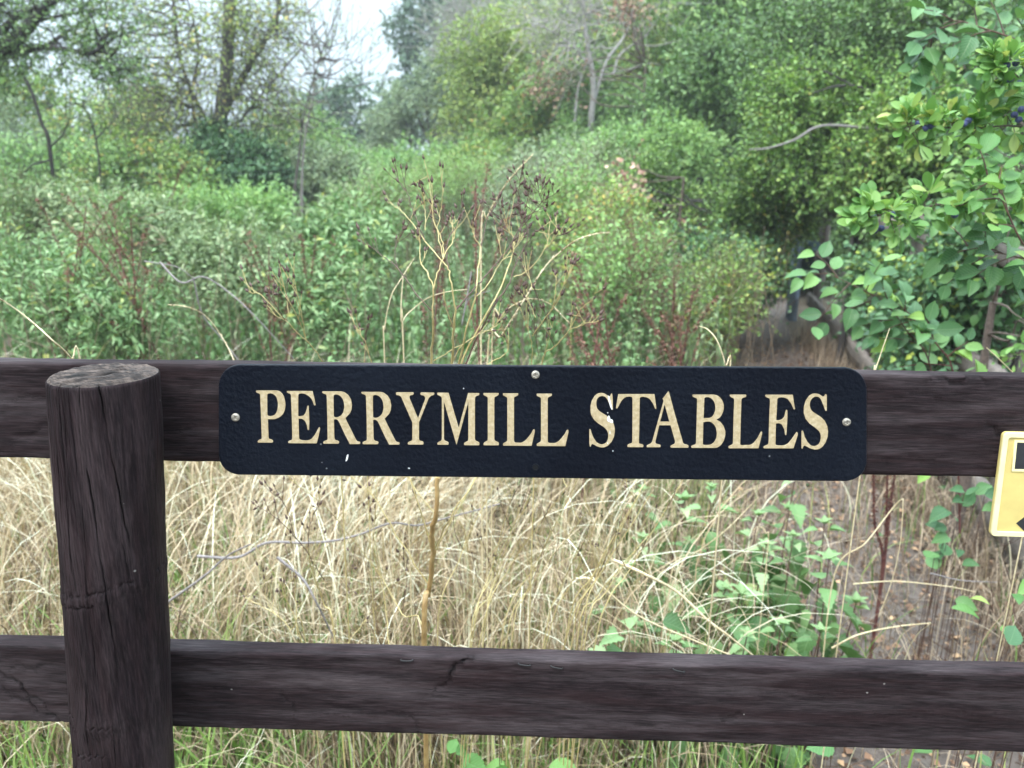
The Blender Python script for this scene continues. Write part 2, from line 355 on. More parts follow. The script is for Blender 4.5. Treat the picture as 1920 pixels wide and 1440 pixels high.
def tube(mb, pts, rad, sides=6, cap=True):
    pts = np.asarray(pts, float); n = len(pts); rad = np.broadcast_to(np.asarray(rad, float), (n,))
    tg = unit(np.gradient(pts, axis=0)); x, y = frame(tg[0]); V = []
    a = np.arange(sides)*2*math.pi/sides
    for i in range(n):
        x = unit(x-np.dot(x, tg[i])*tg[i]); y = np.cross(tg[i], x)
        V.append(pts[i]+rad[i]*(np.cos(a)[:, None]*x+np.sin(a)[:, None]*y))
    V = np.concatenate(V); j = np.arange(sides); F4 = []
    for i in range(n-1):
        o = i*sides; F4.append(np.stack([o+j, o+(j+1) % sides, o+sides+(j+1) % sides, o+sides+j], 1))
    mb.add(V, np.concatenate(F4))
    if cap:
        for c, o, fl in ((pts[0], 0, 1), (pts[-1], (n-1)*sides, 0)):
            ring = V[o:o+sides]; t3 = np.stack([np.full(sides, sides), (j+1) % sides if fl else j, j if fl else (j+1) % sides], 1)
            mb.add(np.vstack([ring, c]), t3)
def twigs(mb, A, B, ra, rb):
    """many straight three-sided twigs"""
    N = len(A)
    if not N: return
    d = unit(B-A); ref = np.where(np.abs(d[:, 2:3]) < .9, [[0, 0, 1.0]], [[1.0, 0, 0]]); x = unit(np.cross(ref, d)); y = np.cross(d, x)
    V = []
    for P0, r in ((A, ra), (B, rb)):
        r = np.broadcast_to(np.asarray(r, float), (N,))[:, None]
        for k in range(3):
            a = k*2*math.pi/3; V.append(P0+r*(math.cos(a)*x+math.sin(a)*y))
    V = np.stack(V, 1).reshape(-1, 3)
    Fc = np.array([(0, 1, 4, 3), (1, 2, 5, 4), (2, 0, 3, 5)])
    mb.add(V, (Fc[None]+(np.arange(N)*6)[:, None, None]).reshape(-1, 4))
def smooth_path(pts, n=8):
    """Catmull-Rom through the points"""
    p = np.asarray(pts, float); p = np.vstack([2*p[0]-p[1], p, 2*p[-1]-p[-2]]); o = []
    for i in range(1, len(p)-2):
        t = np.linspace(0, 1, n, endpoint=False)[:, None]
        o.append(.5*((2*p[i])+(-p[i-1]+p[i+1])*t+(2*p[i-1]-5*p[i]+4*p[i+1]-p[i+2])*t*t+(-p[i-1]+3*p[i]-3*p[i+1]+p[i+2])*t**3))
    o.append(p[-2:-1]); return np.concatenate(o)
_ph = rng.random((8, 3))*6.28; _dr = rdir(8)
def nz(p, f):
    s = 0
    for i in range(8): s = s+np.sin((p@_dr[i])*f*(1+.37*i)+_ph[i, 0]+1.3*np.sin((p@_dr[(i+3) % 8])*f*.7+_ph[i, 1]))
    return s/8
def bezier_rings(V, F): return V, F

# ------------------------------------------------------------------ ground
def ground_z(x, y): return .03*nz(np.stack([x, y, 0*x], -1), 1.1)
def grid(xs, ys, zf):
    X, Y = np.meshgrid(xs, ys, indexing='ij'); Z = zf(X, Y); V = np.stack([X, Y, Z], -1).reshape(-1, 3)
    nx, ny = len(xs), len(ys); i = np.arange(nx-1)[:, None]*ny+np.arange(ny-1)[None]
    return V, np.stack([i, i+ny, i+ny+1, i+1], -1).reshape(-1, 4)
ax = np.concatenate([[-140, -90, -50, -25], np.linspace(-14, 16, 121), [30, 60, 100, 140]])
ay = np.concatenate([[-40, -15], np.linspace(-4, 26, 121), [40, 70, 110, 200]])
mb = MB(); mb.add(*grid(ax, ay, ground_z)); o = mb.build('ground', 'soil', smooth=True); o['kind'] = 'structure'
FD = np.array([math.sin(R(11.6)), math.cos(R(11.6))]); F0 = np.array([1.33, 0.0])   # right-hand fence line
FN = np.array([FD[1], -FD[0]])
def fl(s, off=0.0): return F0+FD*s+FN*off
us = np.linspace(.2, 16, 90); vs = np.linspace(-.86, -.2, 14)
U, Vv = np.meshgrid(us, vs, indexing='ij'); X = F0[0]+FD[0]*U+FN[0]*(Vv+.08*np.sin(U*1.7)); Y = F0[1]+FD[1]*U+FN[1]*Vv
Z = ground_z(X, Y)+.012+.02*np.abs(nz(np.stack([X, Y, 0*X], -1), 9)); i = np.arange(89)[:, None]*14+np.arange(13)[None]
mb = MB(); mb.add(np.stack([X, Y, Z], -1).reshape(-1, 3), np.stack([i, i+1, i+15, i+14], -1).reshape(-1, 4))
o = mb.build('path', 'path', smooth=True); o['kind'] = 'structure'

# ------------------------------------------------------------------ front fence
Z1t, Z1b = P(960, 692, 0)[2], P(960, 878, 0)[2]
Z2t, Z2b = P(960, 1238, 0)[2], P(960, 1383, 0)[2]
fence = thing('wooden_fence', 'dark stained post and rail fence carrying the navy name sign', 'fence', (0, 0, 0))
def rail(zt, zb, th, x0, x1, seed, chips=()):
    r = .0035; h = zt-zb; prof = []; sg = 14
    def arc(cy, cz, a0):
        for k in range(4): a = a0+k*math.pi/6; prof.append((cy+r*math.cos(a), cz+r*math.sin(a)))
    # profile in (y, z): front face is at y=0
    arc(th-r, zt-r, 0); 
    for k in range(1, 8): prof.append((th-r-(th-2*r)*k/8, zt))
    arc(r, zt-r, math.pi/2)
    for k in range(1, 26): prof.append((0, zt-r-(h-2*r)*k/26))
    arc(r, zb+r, math.pi)
    for k in range(1, 8): prof.append((r+(th-2*r)*k/8, zb))
    arc(th-r, zb+r, 1.5*math.pi)
    for k in range(1, 8): prof.append((th, zb+r+(h-2*r)*k/8))
    prof = np.array(prof); npf = len(prof); xs = np.arange(x0, x1+.001, .0022); nx = len(xs)
    V = np.zeros((nx, npf, 3)); V[:, :, 0] = xs[:, None]; V[:, :, 1] = prof[None, :, 0]; V[:, :, 2] = prof[None, :, 1]
    q = V.reshape(-1, 3)*np.array([1, 6, 6])+seed
    dz = .0016*nz(q*np.array([1, .2, .2]), 9)+.0007*nz(q, 60); dy = .0009*nz(q*np.array([.25, 1, 2.2]), 55)+.0005*nz(q*np.array([.6, 1, 3]), 160)
    V[:, :, 2] += dz.reshape(nx, npf); V[:, :, 1] += dy.reshape(nx, npf)
    front = (prof[:, 0] < .008)[None, :]; CR = np.zeros(V.shape[:2])
    for (cx, cz, cl, ang, dp, wd) in chips:     # splits in the face
        dx = V[:, :, 0]-cx; dzz = V[:, :, 2]-cz; u = dx*math.cos(ang)+dzz*math.sin(ang); v = -dx*math.sin(ang)+dzz*math.cos(ang)+.0035*np.sin(u*170+cx*90)+.0012*np.sin(u*520)
        kk = np.where(front, np.exp(-(v/wd)**2)*np.clip(1-np.abs(u/cl)**2, 0, 1), 0); V[:, :, 1] += .6*dp*kk; CR = np.maximum(CR, kk*min(1, dp/.006)*.8)
    i = np.arange(nx-1)[:, None]*npf+np.arange(npf)[None]; j = np.arange(nx-1)[:, None]*npf+(np.arange(npf)[None]+1) % npf
    mb = MB(); mb.add(V.reshape(-1, 3), np.stack([i, j, j+npf, i+npf], -1).reshape(-1, 4), None, np.repeat(CR.reshape(-1, 1), 3, 1))
    for e, o in ((0, 0), (nx-1, 1)):
        ring = V[e]; c = ring.mean(0); k = np.arange(npf); t3 = np.stack([np.full(npf, npf), k if o else (k+1) % npf, (k+1) % npf if o else k], 1)
        mb.add(np.vstack([ring, c]), t3)
    return mb.build('rail', 'rail', fence, smooth=True)
def px0(px, py): p = P(px, py, 0); return p[0], p[2]
ch1 = [(*px0(60, 745), .09, .12, .003, .0016), (*px0(120, 790), .08, .35, .003, .0015), (*px0(30, 830), .05, .5, .002, .0014), (*px0(1868, 808), .018, -.3, .004, .002),
       (*px0(350, 800), .03, .1, .002, .0012), (*px0(1800, 712), .05, .03, .004, .002), (*px0(1720, 740), .05, -.02, .0015, .0012), (*px0(1700, 860), .08, .02, .0012, .001)]
ch2 = [(*px0(848, 1262), .045, .95, .006, .0016), (*px0(862, 1248), .035, .7, .005, .0016), (*px0(780, 1360), .03, -1.0, .003, .0014), (*px0(545, 1325), .03, -1.2, .003, .0018),
       (*px0(40, 1290), .05, -.8, .006, .002), (*px0(70, 1330), .06, -.6, .005, .002), (*px0(60, 1250), .04, .1, .004, .002), (*px0(700, 1340), .12, .02, .0018, .001),
       (*px0(1100, 1360), .16, .01, .0016, .001), (*px0(1370, 1345), .02, .1, .004, .003), (*px0(1500, 1300), .15, .015, .0014, .001), (*px0(1750, 1340), .15, .0, .0014, .0009),
       (*px0(1650, 1258), .1, .02, .0015, .001), (*px0(1250, 1290), .1, .01, .0013, .0009), (*px0(430, 1285), .07, .02, .0014, .001)]
upper = rail(Z1t, Z1b, .024, -1.5, 1.33, 3.1, ch1); upper['label'] = 'upper rail behind the navy sign'
lower = rail(Z2t, Z2b, .026, -1.5, 1.33, 8.7, ch2); lower['label'] = 'lower rail with a split knot and rusty staples'
for sx_, sy_, a in ((762, 1239, 0), (983, 1247, -.12), (1044, 1252, -.2), (1273, 1258, -.22)):
    p = P(sx_, sy_, -.0025); mb = MB(); L = .0062; ca, sa = math.cos(a), math.sin(a)
    tube(mb, smooth_path([p+np.array([-L*ca, .005, -L*sa]), p+np.array([-L*ca, .0, -L*sa]), p+np.array([L*ca, 0, L*sa]), p+np.array([L*ca, .005, L*sa])], 4), .0009, 6)
    mb.build('staple', 'dark_steel', lower, smooth=True)

def post():
    Yc = -.058; T = P(194, 703, Yc); B = P(236, 1440, Yc)
    ax_ = unit(B-T); t_end = (T[2]+.15)/(-ax_[2]); L = t_end
    rT = .5*213/F*depth(T)*.885; rB = .5*183/F*depth(B)*.893
    rr = lambda t: rT+(rB-rT)*np.clip(t/np.linalg.norm(B-T), 0, 1.5)
    # angular samples: dense at the side that faces the viewer
    a = np.concatenate([np.linspace(math.pi*.95, math.pi*2.05, 520), np.linspace(math.pi*2.05, math.pi*2.95, 60)[1:-1]])
    ts = np.concatenate([np.linspace(0, .012, 8)[:-1], np.linspace(.012, .62, 470), np.linspace(.62, L, 20)[1:]])
    A, TT = np.meshgrid(a, ts, indexing='xy')    # rows: t
    u = np.cos(A); tz = TT
    r = rr(TT)*(1+.018*np.sin(A*2+1)+.012*np.sin(A*3+TT*5))
    q = np.stack([np.cos(A)*.055, np.sin(A)*.055, TT], -1)
    r += .0006*nz(q*np.array([1, 1, .12]), 700)+.0007*nz(q*np.array([1, 1, .25]), 130)+.0011*nz(q*np.array([1, 1, .5]), 38)+.0004*nz(q*np.array([1, 1, .2]), 330)
    th = lambda uu: 2*math.pi-math.acos(max(-1, min(1, uu)))
    TS = TT/.64; CR = np.zeros_like(TT)
    # splits: (u at top, u at bottom, t0, t1, depth, half-width)
    for (u0, u1, t0, t1, dp, wd) in ((-.80, -.86, 0, .30, .003, .0009), (-.66, -.72, .0, .34, .0035, .0010), (-.33, -.32, 0, .33, .0045, .0011), (-.12, -.05, .0, .15, .0025, .0008), (.08, .1, 0, .06, .002, .0007),
                                     (.42, .78, 0, .30, .0045, .0011), (.14, .48, .12, .52, .0050, .0012), (-.48, -.5, .1, .26, .002, .0008), (.7, .72, .02, .2, .0015, .0007), (-.05, .05, .28, .5, .0028, .0009),
                                     (-.86, -.90, .40, .75, .006, .0015), (.0, .02, .16, .3, .0016, .0007), (.62, .75, .25, .36, .002, .0008), (-.2, -.25, .52, .66, .003, .0009), (.3, .33, .55, .7, .002, .0009), (-.25, -.22, .02, .22, .0016, .0007)):
        s = np.clip((TS-t0)/(t1-t0), 0, 1); uc = u0+(u1-u0)*s+.006*np.sin(TS*50+u0*30)+.004*np.sin(TS*170+u0*9)
        tc_ = 2*math.pi-np.arccos(np.clip(uc, -.98, .98)); dd = (A-tc_)*.054
        ends = np.clip((TS-t0)/.03+(.8 if t0 == 0 else 0), 0, 1)*np.clip((t1-TS)/.05, 0, 1)
        k_ = np.exp(-(dd/(wd*.5))**2)*ends*(.6+.4*np.sin(TS*31+u0*20)); r -= .85*dp*k_; CR = np.maximum(CR, np.exp(-(dd/(wd*.62))**2)*ends*(.65+.35*np.sin(TS*31+u0*20)))
    # rough band, knot
    band = .352-.022*(u+.2)+.0015*np.sin(A*23)+.0012*np.sin(A*77)+.0012*np.sin(A*131)
    r -= .0016*np.exp(-((TS-band)/.0022)**2)*(u > -.75)*(.45+.55*np.sin(A*17+3*np.sin(A*7))); r += .0010*np.exp(-((TS-band-.012)/.011)**2)+.0006*nz(q*np.array([1, 1, 1.5]), 420)*np.exp(-((TS-band)/.03)**2)
    r -= .0018*np.exp(-((TS-band-.022)/.0016)**2)*(u < .1)
    kd = np.sqrt(((u-.1)*.055/1.3)**2+(TS-.60)**2); r += .003*np.exp(-(kd/.022)**2)-.0005*np.exp(-((kd-.02+.006*np.sin(A*9))/.003)**2)*(TS > .58)
    for (uc, tt, wl) in ((-.5, .70, .02), (-.2, .72, .015), (-.4, .67, .02), (.05, .60, .02), (-.75, .60, .012), (-.72, .62, .014), (-.1, .66, .02)):
        r -= .003*np.exp(-((TS-tt-.003*np.sin(A*40))/.0013)**2)*np.exp(-(((u-uc)*.055)/wl*1.6)**2)
    CR = np.maximum(CR, .4*np.exp(-((TS-band)/.0024)**2)*(u > -.75)*(.5+.5*np.sin(A*17+3*np.sin(A*7)))); CR = np.maximum(CR, .12*np.exp(-((kd-.02+.006*np.sin(A*9))/.0018)**2)*(TS > .58))
    r -= .0013*np.exp(-TT/.0010)     # worn arris
    x, y = np.array([1.0, 0, 0]), None
    ex = unit(np.array([1.0, 0, 0])-ax_[0]*ax_); ey = np.cross(-ax_, ex)
    C = T+ax_*0
    slope = .075
    V = C+TT[..., None]*ax_+r[..., None]*(np.cos(A)[..., None]*ex+np.sin(A)[..., None]*ey)
    # slanting saw cut at the top
    V = V+(np.clip(1-TT/.1, 0, 1)[..., None])*(slope*r*np.cos(A))[..., None]*(-ax_)
    nt_, na = A.shape; i = np.arange(nt_-1)[:, None]*na+np.arange(na)[None]; j = np.arange(nt_-1)[:, None]*na+(np.arange(na)[None]+1) % na
    mb = MB(); mb.add(V.reshape(-1, 3), np.stack([i, j, j+na, i+na], -1).reshape(-1, 4)[:, ::-1], None, np.repeat(CR.reshape(-1, 1), 3, 1))
    po = mb.build('post', 'post', fence, smooth=True); po['label'] = 'thick round post with a sawn cracked top'
    # end grain: rings from the rim to the centre, ridged by the saw
    rim = V[0]; c = rim.mean(0); K = 70; s = np.linspace(1, 0.004, K)[:, None, None]
    W = c+(rim-c)[None]*s; loc = W-c; xx = loc@ex; yy = loc@ey
    g = xx*math.sin(R(38))*-1+yy*math.cos(R(38)); al = xx*math.cos(R(38))+yy*math.sin(R(38))
    h = .0019*np.sin(g*430+1.5*np.sin(al*60))*np.clip(nz(W, 40)+.6, 0, 1)+.0008*np.sin(g*1100+3*np.sin(al*90))+.0006*nz(W, 400)
    for gc, l0 in ((-.02, 0), (-.006, .01), (.012, -.01), (.027, 0), (.038, .005), (-.034, 0)): h -= .006*np.exp(-((g-gc-.0012*np.sin(al*150+gc*900))/.0011)**2)*np.clip(1-np.abs((al-l0)/.045)**4, 0, 1)
    CW = np.zeros_like(g)
    for gc, l0 in ((-.02, 0), (-.006, .01), (.012, -.01), (.027, 0), (.038, .005), (-.034, 0), (.002, .0), (.019, .01), (-.013, -.01)): CW = np.maximum(CW, np.exp(-((g-gc-.0012*np.sin(al*150+gc*900))/.0017)**2)*np.clip(1-np.abs((al-l0)/.05)**4, 0, 1)*(.75+.4*np.sin(al*120+gc*500)))
    edge = np.clip((1-s[..., 0])/.05, 0, 1); W = W+(h*edge)[..., None]*(-ax_)+(.0010*edge)[..., None]*(-ax_)
    i = np.arange(K-1)[:, None]*na+np.arange(na)[None]; j = np.arange(K-1)[:, None]*na+(np.arange(na)[None]+1) % na
    mb = MB(); mb.add(W.reshape(-1, 3), np.stack([i, j, j+na, i+na], -1).reshape(-1, 4), None, np.repeat(CW.reshape(-1, 1), 3, 1)); mb.build('end_grain', 'end', po, smooth=True)
    return T, ax_
post()

# ------------------------------------------------------------------ name sign
def poly_mesh(name, rings, y, ext, mat, parent, bev=0.0, orig=(0, 0, 0), off=0.0):
    """closed outlines in world (x, z) filled and given thickness, standing in the plane y"""
    cu = bpy.data.curves.new(name, 'CURVE'); cu.dimensions = '2D'; cu.fill_mode = 'BOTH'; cu.extrude = ext; cu.bevel_depth = bev; cu.bevel_resolution = 2; cu.offset = off
    for rg in rings:
        sp = cu.splines.new('POLY'); sp.points.add(len(rg)-1)
        for k, (x, z) in enumerate(rg): sp.points[k].co = (x, z, 0, 1)
        sp.use_cyclic_u = True
    ob = bpy.data.objects.new(name, cu); me = bpy.data.meshes.new_from_object(ob)
    n = len(me.vertices); co = np.empty(n*3, np.float32); me.vertices.foreach_get('co', co); co = co.reshape(-1, 3)
    new = np.stack([co[:, 0], y-co[:, 2], co[:, 1]], 1)-np.asarray(orig); me.vertices.foreach_set('co', new.ravel().astype(np.float32)); me.update()
    me.name = name; me.materials.clear(); me.materials.append(M[mat]); bpy.data.objects.remove(ob)
    o = bpy.data.objects.new(name, me); scn.collection.objects.link(o)
    if parent: o.parent = parent
    return o
SY = -.0058
sl = [P(*q, SY) for q in ((412, 686), (1623, 692), (1623, 901), (412, 888))]
xl = (sl[0][0]+sl[3][0])/2; xr = (sl[1][0]+sl[2][0])/2
zt, zb = (sl[0][2]+sl[1][2])/2, (sl[2][2]+sl[3][2])/2
def rrect(x0, z0, x1, z1, r, n=10, skew=0.0):
    o = []
    for cx, cz, a0 in ((x1-r, z1-r, 0), (x0+r, z1-r, 90), (x0+r, z0+r, 180), (x1-r, z0+r, 270)):
        for k in range(n+1): a = R(a0+90*k/n); o.append((cx+r*math.cos(a), cz+r*math.sin(a)))
    return o
# the sign tapers a touch; keep its traced corners
def rquad(c, r, n=10):
    """rounded quad from corners TL, TR, BR, BL as (x, z)"""
    c = [np.array(q) for q in c]; o = []
    for k in range(4):
        p = c[k]; a = unit(c[k-1]-p); b = unit(c[(k+1) % 4]-p)
        for t in np.linspace(0, 1, n+1):
            A = p+a*r; B = p+b*r; o.append(tuple((1-t)**2*A+2*t*(1-t)*(p+(a+b)*r*.12)+t*t*B))
    return o
sign_c = [(q[0], q[2]) for q in sl]
sign = thing('name_sign', 'long navy sign reading PERRYMILL STABLES in cream gold letters on the upper rail', 'sign', (0, 0, 0))
poly_mesh('panel', [rquad(sign_c, .021)], (SY-.0006)/2, .0013, 'panel', sign, .0014)
LET = {}
def trace(s, sc, ox, oy, dx=0, dy=0):
    pts = []
    for tkn in s.split():
        cn = tkn.endswith('*'); x, y = tkn.rstrip('*').split(','); pts.append(((float(x)+dx)/sc+ox, (float(y)+dy)/sc+oy, cn))
    o = []; n = len(pts)
    for i in range(n):
        p0, p1, p2, p3 = pts[i-1], pts[i], pts[(i+1) % n], pts[(i+2) % n]
        a = np.array(p1[:2]); b = np.array(p2[:2]); L = np.linalg.norm(b-a)
        pa = np.array(p0[:2]); pd = np.array(p3[:2])
        ta = np.zeros(2) if p1[2] else (b-pa); tb = np.zeros(2) if p2[2] else (pd-a)
        ta = unit(ta)*L if np.linalg.norm(ta) > 0 else (b-a); tb = unit(tb)*L if np.linalg.norm(tb) > 0 else (b-a)
        # long straight runs stay straight
        if L > 9: ta = tb = (b-a)
        for t in (0, .25, .5, .75):
            h = (2*t**3-3*t*t+1)*a+(t**3-2*t*t+t)*ta*.8+(-2*t**3+3*t*t)*b+(t**3-t*t)*tb*.8
            w3 = P(h[0], h[1], SY-.0030); o.append((w3[0], w3[2]))
    return o
r1 = (6, 470, 720); r2 = (6, 750, 720); r3 = (8, 1090, 725); r4 = (6.857, 1290, 725)
Pn = ["50,84 56,78 270,78 310,84 345,110 370,150 384,210 384,260 374,310 350,355 310,385 260,403 188,404* 196,600 200,622 225,630 245,645 245,660 235,668 80,668 70,660 72,645 90,632 112,622 115,600 108,400 98,140 92,118 70,108 52,96",
      "180,135 188,118 215,112 245,120 275,145 293,190 298,240 292,290 275,335 250,358 215,367 188,362 182,345*"]
Rn = ["796,94 802,88 1000,88 1050,98 1095,130 1125,180 1136,240 1130,295 1110,340 1062,392* 1100,470 1180,630 1195,650 1225,658 1230,672 1222,684 1110,685* 1060,590 985,430 965,408 945,404 932,412 938,610 948,636 975,645 990,655 988,674 978,680 818,680 810,670 812,655 830,645 852,635 858,612 855,400 848,145 840,125 815,115 798,104",
      "928,145 940,128 970,126 1005,145 1030,180 1044,230 1044,280 1030,330 1005,362 970,380 945,380 932,370"]
L1 = "1155,116 1160,110 1325,110 1332,118 1328,134 1305,146 1287,158 1284,185 1284,640 1292,662 1330,668 1370,665 1410,640 1445,600 1475,560 1495,522 1508,517 1518,528 1515,560 1482,704* 1165,702 1156,694 1158,678 1178,664 1200,650 1204,620 1204,185 1200,158 1180,146 1158,134"
rings = [trace(s, *r1) for s in Pn]
rings += [trace("398,90 402,84 690,84* 708,150 726,240 718,250 706,244 690,200 665,160 635,135 590,115 540,118 530,135 530,365 545,368 580,362 605,335 622,290 630,252 640,248 648,262 652,350 656,430 652,520 641,528 632,515 622,465 600,420 570,400 545,397 534,404 540,615 550,632 600,642 640,640 680,620 715,575 745,520 760,494 772,496 776,512 758,600 738,676* 425,674 415,668 414,655 425,645 450,635 460,615 455,400 445,140 438,118 415,110 398,98", *r1)]
rings += [trace(s, *r1) for s in Rn]+[trace(s, *r1, dx=443, dy=6) for s in Rn]
rings += [trace("-50,104 -44,98 140,98 150,104 152,120 140,130 115,135 105,150 110,175 199,388* 262,215 276,180 276,155 262,138 232,130 224,118 228,104 236,100 375,102 384,108 384,122 372,132 345,142 318,175 212,440* 212,610 218,640 245,650 260,660 262,682 255,690 90,690 82,680 86,662 105,652 128,640 133,610 134,440* 20,180 5,150 -20,135 -45,130 -50,118", *r2),
          trace("414,108 420,102 545,104* 658,492* 762,106* 885,108 893,118 888,132 862,142 846,158 843,190 843,610 848,640 875,655 892,668 892,690 884,697 724,697 716,688 718,672 738,658 760,645 765,615 765,220* 634,700* 494,218* 494,610 500,640 525,652 544,665 545,685 538,692 424,692 416,684 418,668 438,655 460,640 466,610 466,190 462,155 440,138 418,128", *r2),
          trace("935,112 942,107 1104,107 1111,114 1108,130 1085,145 1066,155 1062,180 1062,610 1066,640 1090,655 1110,668 1112,690 1104,698 944,698 936,690 938,672 958,656 980,642 984,610 984,180 980,155 958,142 938,130", *r2),
          trace(L1, *r2), trace(L1, *r2, dx=380, dy=4)]
rings += [trace("300,100 345,108 385,130 415,150 430,150 445,118 455,108 468,118 475,180 480,345 468,358 455,352 425,280 395,210 360,165 320,150 280,158 245,190 230,240 232,295 250,345 290,385 380,440 440,490 480,545 502,610 508,680 495,760 460,835 410,890 350,920 295,922 235,905 190,880 165,872 150,890 142,912 128,908 120,860 118,655 130,642 144,652 160,710 190,780 230,840 285,870 330,872 375,845 400,790 402,720 380,660 330,610 250,560 190,505 150,440 136,370 138,290 160,210 200,145 250,110", *r3),
          trace("555,118* 1103,118* 1115,200 1132,330 1120,344 1105,335 1080,270 1040,210 1000,178 940,162 895,168 882,185 878,500 870,830 876,862 915,872 936,885 936,908 925,920 702,918 692,908 695,885 720,868 755,855 765,830 768,500 768,185 755,165 720,158 660,172 610,220 575,280 548,330 530,338 520,325 535,230", *r3),
          trace("1310,76 1322,85 1400,380 1530,835 1550,868 1590,878 1614,892 1615,915 1605,928 1350,926 1340,915 1345,895 1370,880 1400,865 1408,835 1395,780 1340,590* 1175,590* 1120,820 1122,855 1145,870 1185,878 1196,892 1194,912 1184,920 990,920 982,910 985,892 1010,878 1045,860 1065,830 1235,225 1222,190 1232,178 1290,100", *r3),
          trace("1190,532* 1253,285* 1323,532*", *r3)]
rings += [trace("60,114 68,108 330,108 380,118 420,145 452,190 468,245 466,300 448,355 420,400 374,432* 425,460 465,510 485,570 487,630 470,700 435,755 390,788 350,797 55,797 45,788 48,770 75,758 100,748 106,720 115,400 120,190 115,160 90,150 62,132", *r4),
          trace("218,160 228,146 270,144 310,165 340,205 354,260 352,315 335,365 305,400 270,411 208,411*", *r4),
          trace("204,466* 260,458 300,465 340,500 365,545 374,610 366,670 340,720 300,750 250,758 210,755 198,740", *r4),
          trace("542,114 548,108 750,108 758,118 752,140 720,150 700,162 695,190 685,500 680,740 690,758 750,758 810,755 855,725 895,675 930,610 948,584 962,592 960,620 915,802* 532,802 524,790 528,775 555,760 578,745 583,710 590,400 598,190 592,162 565,148 545,132", *r4),
          trace("1000,118 1008,110 1357,110* 1370,200 1386,290 1375,303 1362,292 1335,230 1295,175 1240,148 1180,148 1160,165 1156,200 1144,436* 1180,438 1215,425 1245,390 1262,320 1275,302 1288,315 1288,400 1275,620 1264,634 1253,622 1245,560 1215,500 1180,480 1140,484* 1134,740 1145,758 1200,765 1250,760 1300,730 1345,675 1385,615 1405,590 1420,600 1418,640 1365,803* 985,803 977,792 982,775 1010,762 1035,748 1042,710 1050,400 1060,190 1052,160 1025,150 1002,134", *r4),
          trace("1650,95 1700,105 1745,132 1760,128 1775,104 1790,104 1796,130 1795,310 1784,322 1772,315 1745,240 1715,170 1680,140 1640,138 1605,160 1582,200 1578,255 1595,305 1640,345 1720,395 1770,445 1800,510 1812,580 1805,655 1780,725 1740,780 1690,812 1630,818 1570,800 1535,780 1505,768 1490,785 1482,806 1468,805 1465,760 1466,585 1480,572 1494,585 1510,650 1545,715 1590,762 1640,772 1685,750 1710,700 1714,640 1695,585 1640,535 1570,485 1520,425 1495,350 1496,270 1520,190 1560,130 1605,100", *r4)]
poly_mesh('lettering', rings, SY-.0007, .0004, 'gold', sign, off=-.00022)
# worn white marks on the first S and small chips
sc_r = [trace("400,145 420,150 440,220 455,290 468,345 455,350 430,290 412,220", *r3), trace("388,490 400,455 415,440 430,465 440,495 470,505 478,540 460,552 420,535 395,520", *r3),
        trace("425,680 432,665 438,700 430,720", *r3), trace("392,850 402,845 405,865 395,868", *r3), trace("470,965 480,965 482,980 472,982", *r3), trace("392,395 405,392 404,405 394,405", *r3),
        trace("684,535 692,530 690,550 684,563 678,565", 2.743, 400, 660), trace("1284,188 1288,187 1289,192 1285,193", 2.743, 400, 660), trace("1000,598 1010,600 1008,604 1001,603", 2.743, 400, 660)]
poly_mesh('paint_scuffs', sc_r, SY-.0012, .00012, 'scuff', sign)['kind'] = 'stuff'
def screw(px, py, r, rot, parent, mat='steel', y=SY-.0019):
    c = P(px, py, y); n = 49; g = np.linspace(-1, 1, n); K = 26; a = np.arange(40)*2*math.pi/40
    rr_ = np.linspace(1, .001, K)[:, None]; xx = rr_*np.cos(a)[None]; zz = rr_*np.sin(a)[None]
    h = .0012*(1-rr_**3)+0*xx
    u = xx*math.cos(rot)+zz*math.sin(rot); v = -xx*math.sin(rot)+zz*math.cos(rot)
    cross = np.maximum(np.exp(-(u/.16)**4)*(np.abs(v) < .55), np.exp(-(v/.16)**4)*(np.abs(u) < .55)); h = h-.0016*cross
    V = np.stack([c[0]+xx*r, c[1]-h, c[2]+zz*r], -1); V[0, :, 1] = -.004
    i = np.arange(K-1)[:, None]*40+np.arange(40)[None]; j = np.arange(K-1)[:, None]*40+(np.arange(40)[None]+1) % 40
    mb = MB(); mb.add(V.reshape(-1, 3), np.stack([i, j, j+40, i+40], -1).reshape(-1, 4)); return mb.build('screw', mat, parent, smooth=True)
screw(1004, 703, .0045, .35, sign); screw(441, 783, .0046, .5, sign); screw(1588, 792, .0044, .2, sign)
def ringmesh(px, py, r, parent):
    c = P(px, py, SY-.0018); mb = MB(); a = np.linspace(0, 2*math.pi, 25)
    tube(mb, np.stack([c[0]+r*np.cos(a), 0*a+c[1], c[2]+r*np.sin(a)], 1), .0006, 6, False); mb.build('hole_rim', 'panel', parent, smooth=True)
    k = np.arange(24); ring = np.stack([c[0]+r*np.cos(a[:-1]), 0*k+c[1]-.0000, c[2]+r*np.sin(a[:-1])], 1); mb = MB(); mb.add(np.vstack([ring, c]), np.stack([np.full(24, 24), k, (k+1) % 24], 1))
    mb.build('screw_hole', 'hole', parent)  # flat black disc, shade of the hole put in as colour
ringmesh(1004, 876, .0035, sign)

